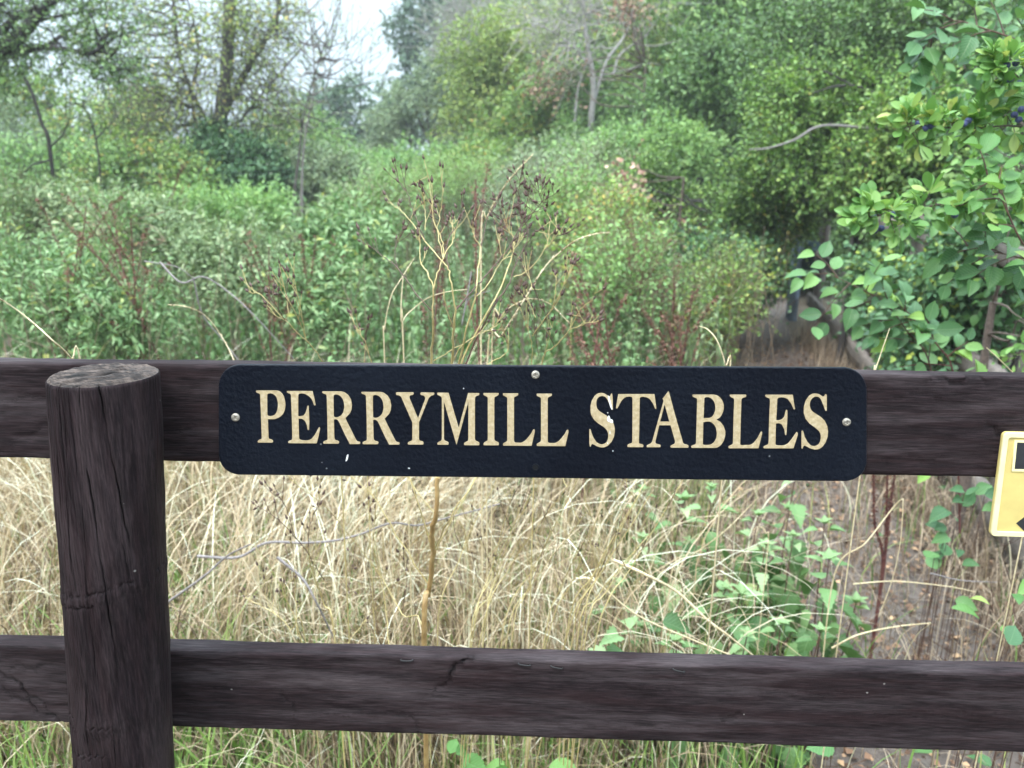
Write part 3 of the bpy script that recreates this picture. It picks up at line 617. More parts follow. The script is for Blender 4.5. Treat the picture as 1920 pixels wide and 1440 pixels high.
# ------------------------------------------------------------------ yellow waymark plate
WY = -.005
way = thing('waymark_plate', 'yellow plastic waymark plate with black arrow at the right edge of the rail', 'sign', (0, 0, 0))
a0 = P(1882, 811, WY); a1 = P(1857, 1003, WY); wx = .135
q = [(a0[0], a0[2]), (a0[0]+wx, a0[2]-.001), (a1[0]+wx, a1[2]-.001), (a1[0], a1[2])]
poly_mesh('plate', [rquad(q, .004)], WY+.0018, .0014, 'yellow', way, .0006)
b_ = .0045; qi = [(q[0][0]+b_, q[0][1]-b_), (q[1][0]-b_, q[1][1]-b_), (q[2][0]-b_, q[2][1]+b_), (q[3][0]+b_, q[3][1]+b_)]
poly_mesh('rim', [rquad(q, .004), rquad(qi, .003)], WY-.0006, .0009, 'pale_yellow', way, .0005)
k0 = P(1906, 829, WY); k1 = P(1901, 879, WY)
bq = [(k0[0], k0[2]), (k0[0]+.085, k0[2]), (k1[0]+.086, k1[2]), (k1[0], k1[2])]
poly_mesh('black_panel', [bq], WY-.0002, .0005, 'black', way)
f_ = .0026; bo = [(bq[0][0]-f_, bq[0][1]+f_), (bq[1][0]+f_, bq[1][1]+f_), (bq[2][0]+f_, bq[2][1]-f_), (bq[3][0]-f_, bq[3][1]-f_)]
poly_mesh('panel_border', [bo, bq], WY-.0004, .0008, 'pale_yellow', way)
t0 = P(1905, 981, WY); s_ = .02
poly_mesh('arrow', [[(t0[0], t0[2]), (t0[0]+s_, t0[2]+s_*1.05), (t0[0]+s_, t0[2]+s_*.4), (t0[0]+.075, t0[2]+s_*.4), (t0[0]+.075, t0[2]-s_*.3), (t0[0]+s_, t0[2]-s_*.3), (t0[0]+s_, t0[2]-s_*.9)]], WY-.0002, .0005, 'black', way)

# ================================================================== plants
def pxtop(px, py, Y): return P(px, py, Y)
def fieldz(x, y): return float(ground_z(np.array([x]), np.array([y]))[0])
# ---- a tree or bush: limbs, twigs and sprays of small leaves spread through an uneven crown
def crown_points(ells, n, seed_f=1.3, thr=-.12):
    vol = np.array([e[1][0]*e[1][1]*e[1][2] for e in ells])**.75; vol = vol/vol.sum(); P_ = []
    for e, v in zip(ells, vol):
        k = int(n*v*1.9)+4; d = rdir(k); rad = rng.random(k)**(1/2.6)
        p = d*rad[:, None]*np.array(e[1])*(1+.45*nz(d*4+np.array(e[0]), 1.0)+.12*np.abs(rng.normal(size=k)))[:, None]+np.array(e[0]); keep = nz(p, seed_f) > thr
        P_.append(p[keep][:max(3, int(n*v))])
    return np.concatenate(P_)
def sprays(mbL, mbT, pts, T, size, L, per, k, spread=.8, upb=.1, center=None, droop=.15, tw=.003, wid=1.0, rshift=0.0, curl=.5):
    N = len(pts)*per; A = np.repeat(pts, per, 0)+rng.normal(size=(N, 3))*L*.25
    d = rdir(N, upb)
    if center is not None: d = unit(d+spread*unit(A-center))
    Ls = L*(.6+.8*rng.random(N)); B = A+d*Ls[:, None]; B[:, 2] -= droop*Ls
    if mbT is not None: twigs(mbT, A, B, tw, tw*.4)
    t = (np.arange(k)+.6)/k
    pos = (A[:, None]+(B-A)[:, None]*t[None, :, None]).reshape(-1, 3)
    dd = np.repeat(unit(B-A), k, 0); ld = unit(dd*.7+rdir(N*k)*.9+np.array([0, 0, -.12]))
    nn = unit(rdir(N*k)*.75+np.array([0, -.15, .8]))
    sz = size*(.65+.7*rng.random(N*k))
    rr = np.clip(rng.random(N*k)*.75+.25*np.repeat(rng.random(N), k)*1.0+rshift, 0, 1)
    # tone of whole clumps wanders a little
    rr = np.clip(rr+.18*nz(pos, 2.0), 0, 1)
    leaves(mbL, T, pos, ld, nn, sz, rr, wid)
def plant_tree(name, label, cat, base, trunk, ells, leaf, bark, nclump, per, k, size, L, T=None, nlimb=14, r_limb=.03, group=None, crown='crown', thr=-.12, tw=.004, spread=.8, extra=None, upb=.1, droop=.15, f=1.3, behind=None):
    """trunk: list of paths [(points, r0, r1)]"""
    base = np.asarray(base, float); th = thing(name, label, cat, tuple(base), group); T = T or T_D
    mt = MB(); ml = MB()
    for pts, r0_, r1_ in trunk:
        p = smooth_path(pts, 6); tube(mt, p, np.linspace(r0_, r1_, len(p))*(1+.08*rng.normal(size=len(p))), 9)
    cp = crown_points(ells, nclump, f, thr)
    if behind is not None:
        off = (cp[:, :2]-F0)@FN; cp = cp[(off > behind) | (rng.random(len(cp)) < .06)]
    node = np.concatenate([smooth_path(pts, 4)[3:] for pts, _, _ in trunk]) if trunk else np.array([base])
    for c in cp[rng.permutation(len(cp))[:nlimb]]:
        lo = node[node[:, 2] < c[2]+.1]; lo = lo if len(lo) else node
        s = lo[np.argmin(np.linalg.norm(lo-c, axis=1)+.25*rng.random(len(lo)))]; D = c-s; Ld = np.linalg.norm(D)
        q = [s, s+D*.35+rng.normal(size=3)*Ld*.07, s+D*.7+rng.normal(size=3)*Ld*.09+np.array([0, 0, .05*Ld]), c]
        tube(mt, smooth_path(q, 4), np.linspace(r_limb, r_limb*.2, 13), 5, False)
    cen = np.mean([e[0] for e in ells], 0) if ells else base
    sprays(ml, mt, cp, T, size, L, per, k, spread, upb, cen, droop, tw)
    if extra: extra(mt, ml)
    mt.build('branches' if not trunk or trunk[0][1] < .03 else 'trunk', bark, th, base, True)
    ml.build(crown, leaf, th, base)
    return th
def E_(px, py, Y, rx, rz, ry=None):
    """ellipsoid seen at px,py with half sizes in photo pixels, at distance Y"""
    c = P(px, py, Y); s = depth(c)/F; return (c, (rx*s*1.06, (ry if ry else (rx+rz)*.5*s), rz*s*1.04))
def on_ground(px, Y): p = P(px, 400, Y); return np.array([p[0], p[1], fieldz(p[0], p[1])])
def up_path(base, px, py, Y, n=4, wob=.04):
    t = P(px, py, Y); q = [base+(t-base)*k/n+rng.normal(size=3)*wob*(0 < k < n)*np.array([1, 1, .3]) for k in range(n+1)]; return q

# ---- far background trees, left to right
b = on_ground(672, 27)
plant_tree('small_tree', 'small round-headed dark green tree on a slim trunk at the far side of the field', 'tree', b, [(up_path(b, 668, 250, 27), .14, .08)],
    [E_(655, 235, 27, 62, 88), E_(625, 200, 27, 36, 52), E_(700, 220, 27, 46, 60), E_(740, 215, 26, 34, 50), E_(575, 240, 28, 45, 60)], 'dark_far', 'dark_bark', 230, 4, 9, .17, .5, nlimb=14, tw=.01, r_limb=.06)
b = on_ground(830, 32)
plant_tree('tall_tree', 'tall dark tree rising against the pale sky behind the grey bush', 'tree', b, [(up_path(b, 850, 60, 32), .3, .15)],
    [E_(825, 60, 32, 70, 58), E_(890, -20, 32, 105, 70), E_(815, 140, 32, 55, 55), E_(870, 150, 32, 90, 90), E_(785, 195, 31, 36, 55)], 'dark_far', 'dark_bark', 520, 4, 9, .20, .6, nlimb=22, tw=.012, r_limb=.09)
b = on_ground(960, 30)
plant_tree('tall_tree', 'dark tree crown behind the dead white trunk at the top of the picture', 'tree', b, [(up_path(b, 1000, 20, 30), .3, .15)],
    [E_(1010, -10, 30, 130, 100), E_(1150, -10, 29, 130, 110), E_(1080, 120, 29, 160, 130)], 'haw_dark', 'dark_bark', 480, 4, 9, .20, .6, nlimb=18, tw=.012, r_limb=.09)
b = on_ground(800, 19)
plant_tree('grey_bush', 'broad grey-green bush at the far end of the field with a hazy twiggy crown', 'bush', b, [(up_path(b, 805, 260, 19), .06, .03), (up_path(b, 770, 270, 19), .05, .03)],
    [E_(800, 235, 19, 88, 78), E_(850, 190, 19, 60, 80), E_(760, 265, 19, 48, 52), E_(840, 285, 18.5, 80, 50)], 'grey_green', 'bark', 420, 5, 10, .075, .35, nlimb=40, tw=.006, r_limb=.02)
b = on_ground(900, 17)
plant_tree('dead_topped_bush', 'pale twiggy bush top with bare pinkish twigs beside the tall dark tree', 'bush', b, [(up_path(b, 890, 60, 17), .05, .02), (up_path(b, 930, 50, 17), .05, .02)],
    [E_(885, 60, 17, 70, 48), E_(940, 40, 17, 60, 60)], 'grey_green', 'pale_bark', 260, 5, 3, .05, .5, nlimb=60, tw=.007, r_limb=.02, upb=.8)
b = on_ground(950, 15)
plant_tree('yellowing_bush', 'tall yellow-green bush in the middle distance behind the dry weeds', 'bush', b, [(up_path(b, 950, 120, 15), .07, .03), (up_path(b, 900, 180, 15), .05, .03)],
    [E_(930, 120, 15, 78, 75), E_(985, 90, 15, 70, 75), E_(920, 205, 15, 85, 75), E_(995, 190, 14.6, 62, 70), E_(880, 130, 15, 45, 40)], 'yellow_green', 'bark', 520, 5, 9, .065, .3, nlimb=40, tw=.005, r_limb=.02)
b = on_ground(985, 13.5)
plant_tree('green_bush', 'mid-green bush low in front of the yellow-green bush', 'bush', b, [(up_path(b, 985, 230, 13.5), .05, .03)],
    [E_(985, 215, 13.5, 55, 75), E_(940, 270, 13, 60, 50), E_(1030, 280, 13, 55, 50)], 'haw', 'bark', 240, 5, 9, .06, .28, nlimb=20, tw=.005, r_limb=.02)
b = on_ground(1090, 13)
plant_tree('light_green_shrub', 'light green shrub beneath the dead white trunk', 'bush', b, [(up_path(b, 1080, 170, 13), .05, .03)],
    [E_(1060, 200, 13, 72, 75), E_(1140, 170, 13, 72, 70), E_(1180, 230, 12.5, 70, 60), E_(1100, 270, 12, 80, 45)], 'light_green', 'bark', 460, 5, 9, .055, .28, nlimb=26, tw=.005, r_limb=.018)
b = on_ground(1140, 12)
dt = [([b, P(1098, 340, 12), P(1108, 230, 12), P(1112, 150, 12), P(1100, 80, 12), P(1092, -30, 12)], .06, .028),
      ([P(1108, 215, 12), P(1135, 120, 12.2), P(1175, 60, 12.4), P(1195, -20, 12.4)], .03, .012), ([P(1075, 260, 11.8), P(1085, 160, 12), P(1110, 100, 12)], .02, .01),
      ([P(1112, 130, 12), P(1060, 75, 11.8), P(1010, 45, 11.6)], .018, .007), ([P(1150, 140, 12.1), P(1165, 100, 12.2), P(1215, 65, 12.3)], .02, .008)]
plant_tree('dead_tree', 'dead tree with a bare whitish forked trunk among the shrubs', 'tree', b, dt, [E_(1130, 60, 12, 110, 75), E_(1040, 30, 12, 70, 45), E_(1200, 90, 12, 70, 60)], 'yellow_green', 'pale_bark', 130, 5, 3, .05, .5, nlimb=60, tw=.006, r_limb=.013)
b = on_ground(1250, 10.5)
plant_tree('russet_bush', 'bush with russet and pink dead leaves above the pale shrubs', 'bush', b, [(up_path(b, 1210, 120, 10.5), .03, .015)], [E_(1240, 75, 10.5, 55, 40), E_(1040, 150, 11.5, 45, 30), E_(1200, 40, 10.5, 60, 40)], 'dead_leaf', 'twig', 90, 4, 4, .05, .25, nlimb=16, tw=.004, r_limb=.012)
b = on_ground(1330, 9.5)
plant_tree('dark_thorn_bush', 'dark green thorn bush with a shadowy hollow behind the hawthorn hedge', 'bush', b, [(up_path(b, 1320, 120, 9.5), .06, .03)],
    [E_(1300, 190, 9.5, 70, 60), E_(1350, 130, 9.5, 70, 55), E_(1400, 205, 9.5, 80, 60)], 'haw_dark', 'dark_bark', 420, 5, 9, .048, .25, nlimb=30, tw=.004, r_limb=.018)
b = on_ground(1300, 13)
plant_tree('hedge_tree', 'pale green tree top above the dark thorn bush at the upper middle', 'tree', b, [(up_path(b, 1330, 20, 13), .09, .05)],
    [E_(1310, 20, 13, 130, 75), E_(1430, 0, 13, 130, 100), E_(1240, 0, 13, 80, 60)], 'light_green', 'dark_bark', 430, 5, 9, .07, .3, nlimb=24, tw=.005, r_limb=.03)

# ---- left side trees
b = on_ground(408, 11.0)
lt = [([b, P(411, 300, 11), P(412, 235, 11), P(424, 140, 11), P(428, 60, 11), P(432, -60, 11)], .135, .07),
      ([P(415, 225, 11), P(452, 150, 11.1), P(492, 82, 11.2), P(520, 30, 11.3), P(530, -60, 11.3)], .06, .025), ([P(517, 70, 11.2), P(521, 30, 11.2), P(519, -40, 11.2)], .022, .018),
      ([P(400, 250, 11), P(350, 150, 10.8), P(330, 60, 10.7), P(322, -40, 10.7)], .035, .015), ([P(372, 260, 11), P(360, 180, 11), P(372, 90, 11), P(352, 0, 11)], .025, .012),
      ([P(440, 240, 11), P(480, 190, 10.8), P(540, 120, 10.7), P(610, 40, 10.6)], .02, .008), ([P(520, 68, 11.2), P(560, 78, 11.2), P(604, 92, 11.2)], .018, .006)]
plant_tree('leaning_tree', 'bare-trunked forked tree on the left with thin yellowing foliage against the sky', 'tree', b, lt,
    [E_(330, 60, 11, 130, 110), E_(420, 110, 11, 100, 120), E_(500, 80, 11, 70, 100), E_(300, 180, 10.8, 90, 70), E_(480, 200, 11, 70, 60)], 'yellow_green', 'bark', 420, 5, 4, .055, .42, nlimb=170, tw=.0055, r_limb=.014, droop=.3, thr=-.35)
b = on_ground(440, 10.2)
plant_tree('ivy_mound', 'dark glossy ivy mound around the foot of the forked left tree', 'ivy', b, [(up_path(b, 430, 300, 10.2), .04, .02)],
    [E_(430, 305, 10.3, 85, 36), E_(370, 335, 10, 60, 30), E_(470, 335, 10, 60, 34), E_(405, 262, 10.6, 32, 30)], 'ivy', 'dark_bark', 420, 5, 8, .055, .2, T=T_DR, nlimb=20, tw=.004, r_limb=.012, thr=-.5)
for k, (pp, lab) in enumerate([([(640, 0), (600, 110), (570, 215), (560, 300), (552, 380)], 'leafless grey sapling leaning right of the forked tree'), ([(580, 20), (590, 150), (572, 260), (566, 370)], 'slim bare sapling with upward grey twigs beside the forked tree')]):
    b = on_ground(pp[-1][0], 9.5+.4*k); q = [b]+[P(x, y, 9.5+.4*k) for x, y in pp[::-1]]
    plant_tree('bare_sapling', lab, 'sapling', b, [(q, .020, .006)], [E_(600, 90, 9.5, 75, 90), E_(640, 130, 9.6, 55, 50), E_(570, 200, 9.6, 50, 80)], 'grey_green', 'grey_twig' if k else 'bark', 22, 3, 4, .045, .5, nlimb=20, tw=.005, r_limb=.012, upb=1.0, droop=-.1, thr=-.6)
b = on_ground(-250, 7.5)
ot = [([b, P(-260, 300, 7.5), P(-200, 150, 7.4), P(-60, 120, 7.2), P(15, 85, 7), P(60, 42, 7), P(110, -20, 7)], .15, .035),
      ([P(-10, 100, 7), P(60, 90, 7), P(120, 92, 6.9), P(165, 100, 6.8), P(190, 90, 6.8)], .035, .014), ([P(0, 62, 7), P(40, 25, 7), P(90, 10, 7), P(140, -20, 7)], .04, .02),
      ([P(165, 98, 6.8), P(210, 120, 6.8), P(250, 140, 6.8)], .012, .005), ([P(60, 42, 7), P(110, 30, 7), P(160, 20, 7)], .02, .008), ([P(-60, 120, 7.2), P(-20, 60, 7), P(10, -20, 7)], .05, .03)]
plant_tree('oak_tree', 'dark-limbed oak reaching in from the top left corner', 'tree', b, ot,
    [E_(60, 40, 7, 130, 60), E_(200, 50, 6.9, 90, 60), E_(20, 110, 7, 80, 45), E_(230, 130, 6.9, 70, 35), E_(-60, 40, 7.1, 90, 90), E_(150, 130, 6.9, 60, 25)], 'haw_dark', 'dark_bark', 270, 5, 7, .036, .2, nlimb=100, tw=.0035, r_limb=.012, thr=-.25)
b = on_ground(95, 8)
ds = [([b, P(95, 290, 8), P(78, 230, 8), P(60, 175, 8), P(38, 130, 8), P(25, 112, 8), P(40, 102, 8), P(75, 92, 8), P(110, 68, 8), P(160, 38, 8), P(200, 16, 8)], .022, .009), ([P(95, 275, 8), P(118, 252, 8), P(132, 215, 8)], .012, .005),
      ([P(95, 300, 8), P(60, 310, 8), P(40, 330, 8)], .012, .006)]
plant_tree('dead_sapling', 'thin dark crooked dead sapling bent over at the far left', 'sapling', b, ds, [E_(90, 130, 8, 80, 60)], 'yellow_green', 'dark_bark', 26, 3, 3, .045, .3, nlimb=10, tw=.004, r_limb=.006)
b = on_ground(185, 8.6)
plant_tree('dead_sapling', 'thin dark dead sapling with drooping side twigs left of the forked tree', 'sapling', b, [([b, P(188, 330, 8.6), P(178, 255, 8.6), P(160, 205, 8.6), P(125, 190, 8.6)], .015, .006), ([P(180, 260, 8.6), P(215, 225, 8.6)], .01, .005)], [E_(160, 190, 8.6, 50, 50)], 'grey_green', 'dark_bark', 12, 3, 2, .045, .3, nlimb=10, tw=.004, r_limb=.006)
b = on_ground(20, 15)
plant_tree('yellow_green_tree', 'yellow-green leafy tree behind the oak limb at the left edge', 'tree', b, [(up_path(b, 20, 180, 15), .12, .06)], [E_(20, 195, 15, 90, 60), E_(-80, 180, 15, 90, 90), E_(110, 215, 15, 70, 40), E_(180, 240, 15, 90, 40)], 'haw', 'dark_bark', 330, 5, 9, .085, .35, nlimb=20, tw=.006, r_limb=.03)
b = on_ground(20, 12)
plant_tree('blue_green_bush', 'soft blue-green bush low at the left edge of the field', 'bush', b, [(up_path(b, 10, 260, 12), .05, .03)], [E_(10, 275, 12, 80, 60), E_(90, 300, 12, 55, 42), E_(-70, 270, 12, 70, 60)], 'grey_green', 'bark', 330, 5, 9, .05, .26, nlimb=16, tw=.004, r_limb=.02)
b = on_ground(230, 13)
plant_tree('hedge_bush', 'green hedge bush between the dead saplings and the forked tree', 'bush', b, [(up_path(b, 230, 240, 13), .05, .03)], [E_(200, 250, 13, 85, 60), E_(300, 245, 13, 80, 65), E_(250, 310, 12.5, 120, 45), E_(140, 280, 13, 60, 55)], 'haw', 'bark', 560, 5, 9, .06, .3, nlimb=26, tw=.005, r_limb=.02)
b = on_ground(500, 14)
plant_tree('hedge_bush', 'pale green bush behind the leafless saplings', 'bush', b, [(up_path(b, 500, 260, 14), .05, .03)], [E_(480, 265, 14, 70, 55), E_(560, 270, 14, 70, 60), E_(620, 300, 13, 70, 42), E_(520, 330, 13, 110, 30)], 'light_green', 'bark', 480, 5, 9, .055, .3, nlimb=26, tw=.005, r_limb=.02)
b = on_ground(640, 21)
plant_tree('far_bush', 'low hazy bush at the far end of the field under the small round tree', 'bush', b, [], [E_(640, 300, 22, 70, 26), E_(720, 300, 22, 60, 26), E_(560, 305, 21, 80, 26)], 'grey_green', 'bark', 300, 5, 8, .08, .3, nlimb=8, tw=.005)

fill = [('low scrubby bush in the far left corner of the field', -60, 10.5, 120, 60, 335), ('low scrub under the thin dark saplings at left', 120, 10, 110, 50, 335), ('low scrub left of the ivy mound', 270, 9.8, 90, 45, 340), ('pale low scrub right of the ivy mound', 560, 11, 90, 38, 335), ('hazy low scrub under the small round tree', 670, 16, 90, 26, 325),
        ('low scrub in front of the broad grey-green bush', 830, 14, 110, 36, 325), ('low green scrub under the yellow-green bush', 950, 11.5, 100, 42, 330), ('low green scrub under the dead white trunk', 1080, 10.5, 100, 48, 335), ('low pale scrub left of the withered bush', 1150, 8.8, 80, 42, 370)]
for i, (lab, px, Y, rx, rz, py) in enumerate(fill):
    b = on_ground(px, Y); plant_tree('scrub_bush', lab, 'bush', b, [], [E_(px, py, Y, rx, rz), E_(px-rx*.6, py+8, Y-.4, rx*.6, rz*.8), E_(px+rx*.6, py+4, Y-.3, rx*.6, rz*.9)], ('grey_green', 'haw', 'light_green')[(i*2+(i > 4)) % 3], 'bark', 330, 5, 9, .05*max(1, Y/10), .3, nlimb=14, tw=.005, r_limb=.015, upb=.4)
back = [('tall pale tree mass behind the dead white trunk', 1120, 18, 150, 130, 150, 'grey_green'), ('tall pale yellow-green tree mass at the upper middle behind the thorn bush', 1300, 15, 150, 180, 150, 'yellow_green'), ('tall dark tree mass behind the hawthorns at the upper right', 1520, 13, 180, 240, 150, 'haw_dark'), ('tall dark tree mass behind the hawthorns at the far right', 1800, 11, 260, 300, 180, 'haw_dark'),
        ('green thicket closing off the end of the path', 1450, 9.5, 110, 110, 400, 'haw_dark'),
        ('tall yellow-green tree mass left of the dead white trunk', 1010, 20, 110, 120, 170, 'yellow_green')]
for lab, px, Y, rx, rz, py, mt_ in back:
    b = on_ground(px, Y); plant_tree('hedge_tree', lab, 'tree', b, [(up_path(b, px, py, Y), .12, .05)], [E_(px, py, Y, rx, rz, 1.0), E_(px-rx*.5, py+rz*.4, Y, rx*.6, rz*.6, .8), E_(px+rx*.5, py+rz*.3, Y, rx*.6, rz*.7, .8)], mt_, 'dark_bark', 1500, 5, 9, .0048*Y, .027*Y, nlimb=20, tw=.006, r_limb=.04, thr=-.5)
# ---- right-hand timber fence along the path
tf = thing('timber_fence', 'weathered grey-brown rail fence half hidden in the hedge along the path', 'fence', (F0[0], F0[1], 0))
def obox(mb, A, B, hw, hh, n=24, seed=0.0):
    """a rail from A to B, half thickness hw, half height hh"""
    A = np.array(A, float); B = np.array(B, float); d = unit(B-A); x = unit(np.cross(d, [0, 0, 1.0])); y = np.array([0, 0, 1.0])
    pr = [(-1, -1), (-.5, -1.02), (.5, -1.02), (1, -1), (1.02, -.3), (1.02, .3), (1, 1), (.5, 1.03), (-.5, 1.03), (-1, 1), (-1.02, .3), (-1.02, -.3)]
    V = []
    for i in range(n+1):
        c = A+(B-A)*i/n+np.array([0, 0, .006*math.sin(i*.9+seed)])
        for a, b_ in pr: V.append(c+x*hw*a*(1+.05*math.sin(i*1.7+a*5))+y*hh*b_*(1+.05*math.sin(i*2.3+b_*3+seed)))
    k = len(pr); j = np.arange(k); F4 = np.concatenate([np.stack([i*k+j, i*k+(j+1) % k, (i+1)*k+(j+1) % k, (i+1)*k+j], 1) for i in range(n)])
    mb.add(np.array(V), F4)
    for o, c in ((0, A), (n*k, B)): mb.add(np.vstack([np.array(V)[o:o+k], c]), np.stack([np.full(k, k), j, (j+1) % k], 1))
for s_ in (0.0, 1.9, 3.75, 5.6, 7.4):
    g = fl(s_, .06); mb = MB(); c = np.array([g[0], g[1]]); tz = 1.24
    q = np.array([[c[0], c[1], -.1], [c[0]+.004, c[1], .5], [c[0]-.003, c[1], 1.0], [c[0], c[1], tz]]); p = smooth_path(q, 8); tube(mb, p, .052+.003*np.sin(np.arange(len(p))), 16)
    mb.build('post', 'old_wood', tf, (F0[0], F0[1], 0), True)
for z_, hh in ((1.13, .042), (.66, .05), (.20, .06)):
    for s0, s1 in ((-.02, 3.74), (3.76, 7.5)):
        a_, b_ = fl(s0, -.01), fl(s1, -.01); mb = MB(); obox(mb, (a_[0], a_[1], z_), (b_[0], b_[1], z_), .019, hh, 60, z_*10); mb.build('rail', 'old_wood', tf, (F0[0], F0[1], 0), False)
# worn marker post at the path end
g = P(1487, 560, 7.2); mk = thing('marker_post', 'square pale blue-grey marker post with dark green cap box beside the path', 'post', (g[0], g[1], 0))
mb = MB(); obox(mb, (g[0], g[1], -.05), (g[0]+.0005, g[1]+.0005, .86), .05, .05, 4)
V = []; k_ = 14
mb = MB()
for (x0, x1, y0, y1, z0, z1) in ((-.045, .045, -.045, .045, -.05, .84),):
    c8 = np.array([(x, y, z) for x in (x0, x1) for y in (y0, y1) for z in (z0, z1)])+np.array([g[0], g[1], 0])
    mb.add(c8, [(0, 1, 3, 2), (4, 6, 7, 5), (0, 4, 5, 1), (2, 3, 7, 6), (0, 2, 6, 4), (1, 5, 7, 3)])
mb.build('marker_shaft', 'blue_grey', mk, (g[0], g[1], 0))
mb = MB(); mb.add(np.array([(x, y, z) for x in (.05, .19) for y in (-.06, .07) for z in (.52, .80)])+np.array([g[0], g[1], 0]), [(0, 1, 3, 2), (4, 6, 7, 5), (0, 4, 5, 1), (2, 3, 7, 6), (0, 2, 6, 4), (1, 5, 7, 3)])
mb.build('box', 'dark_green', mk, (g[0], g[1], 0))

# ---- hedge on the right: hawthorns, nearer shrubs
def bush(name, label, ells, leaf, n, per, k, size, L, bark='dark_bark', T=None, nl=24, rl=.012, tw=.003, cat='bush', tr=.029, **kw):
    c = np.mean([e[0] for e in ells], 0); b = np.array([c[0], c[1], 0.0]); q = [b, b+(c-b)*.4+rng.normal(size=3)*.05, b+(c-b)*.8]
    q2 = [b+np.array([.1, .05, 0]), b+(c-b)*.5+np.array([.25, .1, 0]), c+np.array([.3, .1, .2])]
    return plant_tree(name, label, cat, b, [(q, tr, tr*.4), (q2, tr*.86, tr*.35)], ells, leaf, bark, n, per, k, size, L, T=T, nlimb=nl, r_limb=rl, tw=tw, **kw)
bush('hawthorn_bush', 'leafy hawthorn arching over the end of the path', [E_(1480, 300, 6.6, 130, 75), E_(1400, 340, 6.4, 110, 55), E_(1560, 260, 6.3, 120, 80), E_(1300, 330, 7.2, 100, 50), E_(1470, 400, 6.5, 110, 35), E_(1340, 400, 6.6, 120, 45), E_(1250, 350, 7, 90, 45)], 'haw', 1400, 5, 8, .036, .17, nl=40)
bush('hawthorn_bush', 'bright hawthorn with yellow and orange spots above the top fence rail', [E_(1600, 250, 5.0, 130, 80), E_(1720, 260, 4.6, 120, 90), E_(1540, 190, 5.4, 110, 60), E_(1640, 340, 4.8, 110, 40)], 'haw', 1000, 5, 8, .034, .16, nl=40)
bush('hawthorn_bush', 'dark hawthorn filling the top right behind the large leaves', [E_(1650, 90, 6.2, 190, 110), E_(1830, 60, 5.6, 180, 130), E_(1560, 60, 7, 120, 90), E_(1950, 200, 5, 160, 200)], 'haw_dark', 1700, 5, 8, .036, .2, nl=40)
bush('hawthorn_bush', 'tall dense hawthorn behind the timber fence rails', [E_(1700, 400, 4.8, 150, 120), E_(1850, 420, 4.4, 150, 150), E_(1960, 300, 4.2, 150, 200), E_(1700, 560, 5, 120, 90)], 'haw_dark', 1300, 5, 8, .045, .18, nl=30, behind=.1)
bush('hawthorn_bush', 'straggly thorn with small bright leaves left of the path end', [E_(1290, 390, 7.5, 90, 45), E_(1350, 430, 7, 80, 55), E_(1420, 440, 6.8, 60, 45)], 'haw', 420, 5, 8, .038, .17, nl=24)
bush('pale_bush', 'pale green small-leaved bush left of the hawthorn arch', [E_(1200, 290, 8.5, 80, 45), E_(1130, 320, 9.5, 90, 45), E_(1270, 280, 8.5, 60, 50)], 'light_green', 520, 5, 8, .042, .2, nl=24)
bush('withered_bush', 'dark twiggy bush hung with curled pinkish-brown dead leaves', [E_(1210, 350, 5.6, 55, 44), E_(1255, 395, 5.4, 48, 42), E_(1175, 400, 5.6, 30, 34)], 'dead_leaf', 62, 4, 4, .045, .2, bark='twig', nl=40, rl=.008, T=T_DR)
bush('bramble_bush', 'low green bramble left of the bare path', [E_(1330, 520, 5.2, 80, 60), E_(1240, 500, 5.4, 70, 60), E_(1400, 520, 5.6, 50, 50)], 'bramble', 520, 4, 6, .036, .16, T=T_DR, nl=20)
bush('bramble_bush', 'deep green bramble behind the lower fence rails at the right', [E_(1800, 640, 2.9, 130, 110), E_(1920, 620, 2.6, 120, 150), E_(1720, 560, 3.4, 90, 90), E_(1880, 760, 2.4, 110, 120)], 'bramble', 1500, 4, 6, .034, .15, T=T_HAZLO, nl=20, behind=.13)
bush('hazel_bush', 'broad-leaved hazel leaning over the fence at the right edge', [E_(1860, 470, 2.5, 110, 120), E_(1960, 350, 2.2, 120, 190), E_(1780, 520, 2.8, 90, 70), E_(1900, 200, 2.6, 110, 110), E_(1840, 60, 2.9, 120, 80)], 'hazel', 900, 3, 5, .043, .15, bark='twig', T=T_HAZ, nl=30, rl=.007, tw=.002, behind=.06)

bush('blackthorn_bush', 'dense small-leaved blackthorn filling the right edge behind the sloe branches', [E_(1880, 300, 1.9, 75, 170), E_(1930, 560, 1.7, 90, 120), E_(1850, 430, 2.1, 60, 70)], 'sloe', 300, 4, 6, .032, .10, bark='twig', T=T_SLOE, nl=24, rl=.005, tw=.0016, behind=.05)
bush('bramble_bush', 'fine-leaved bramble tumbling over the middle rail of the side fence', [E_(1740, 600, 2.7, 60, 60), E_(1660, 520, 3.4, 50, 40), E_(1800, 500, 2.6, 70, 50)], 'bramble', 260, 4, 6, .03, .12, T=T_HAZLO, nl=14, rl=.004, tw=.0016)
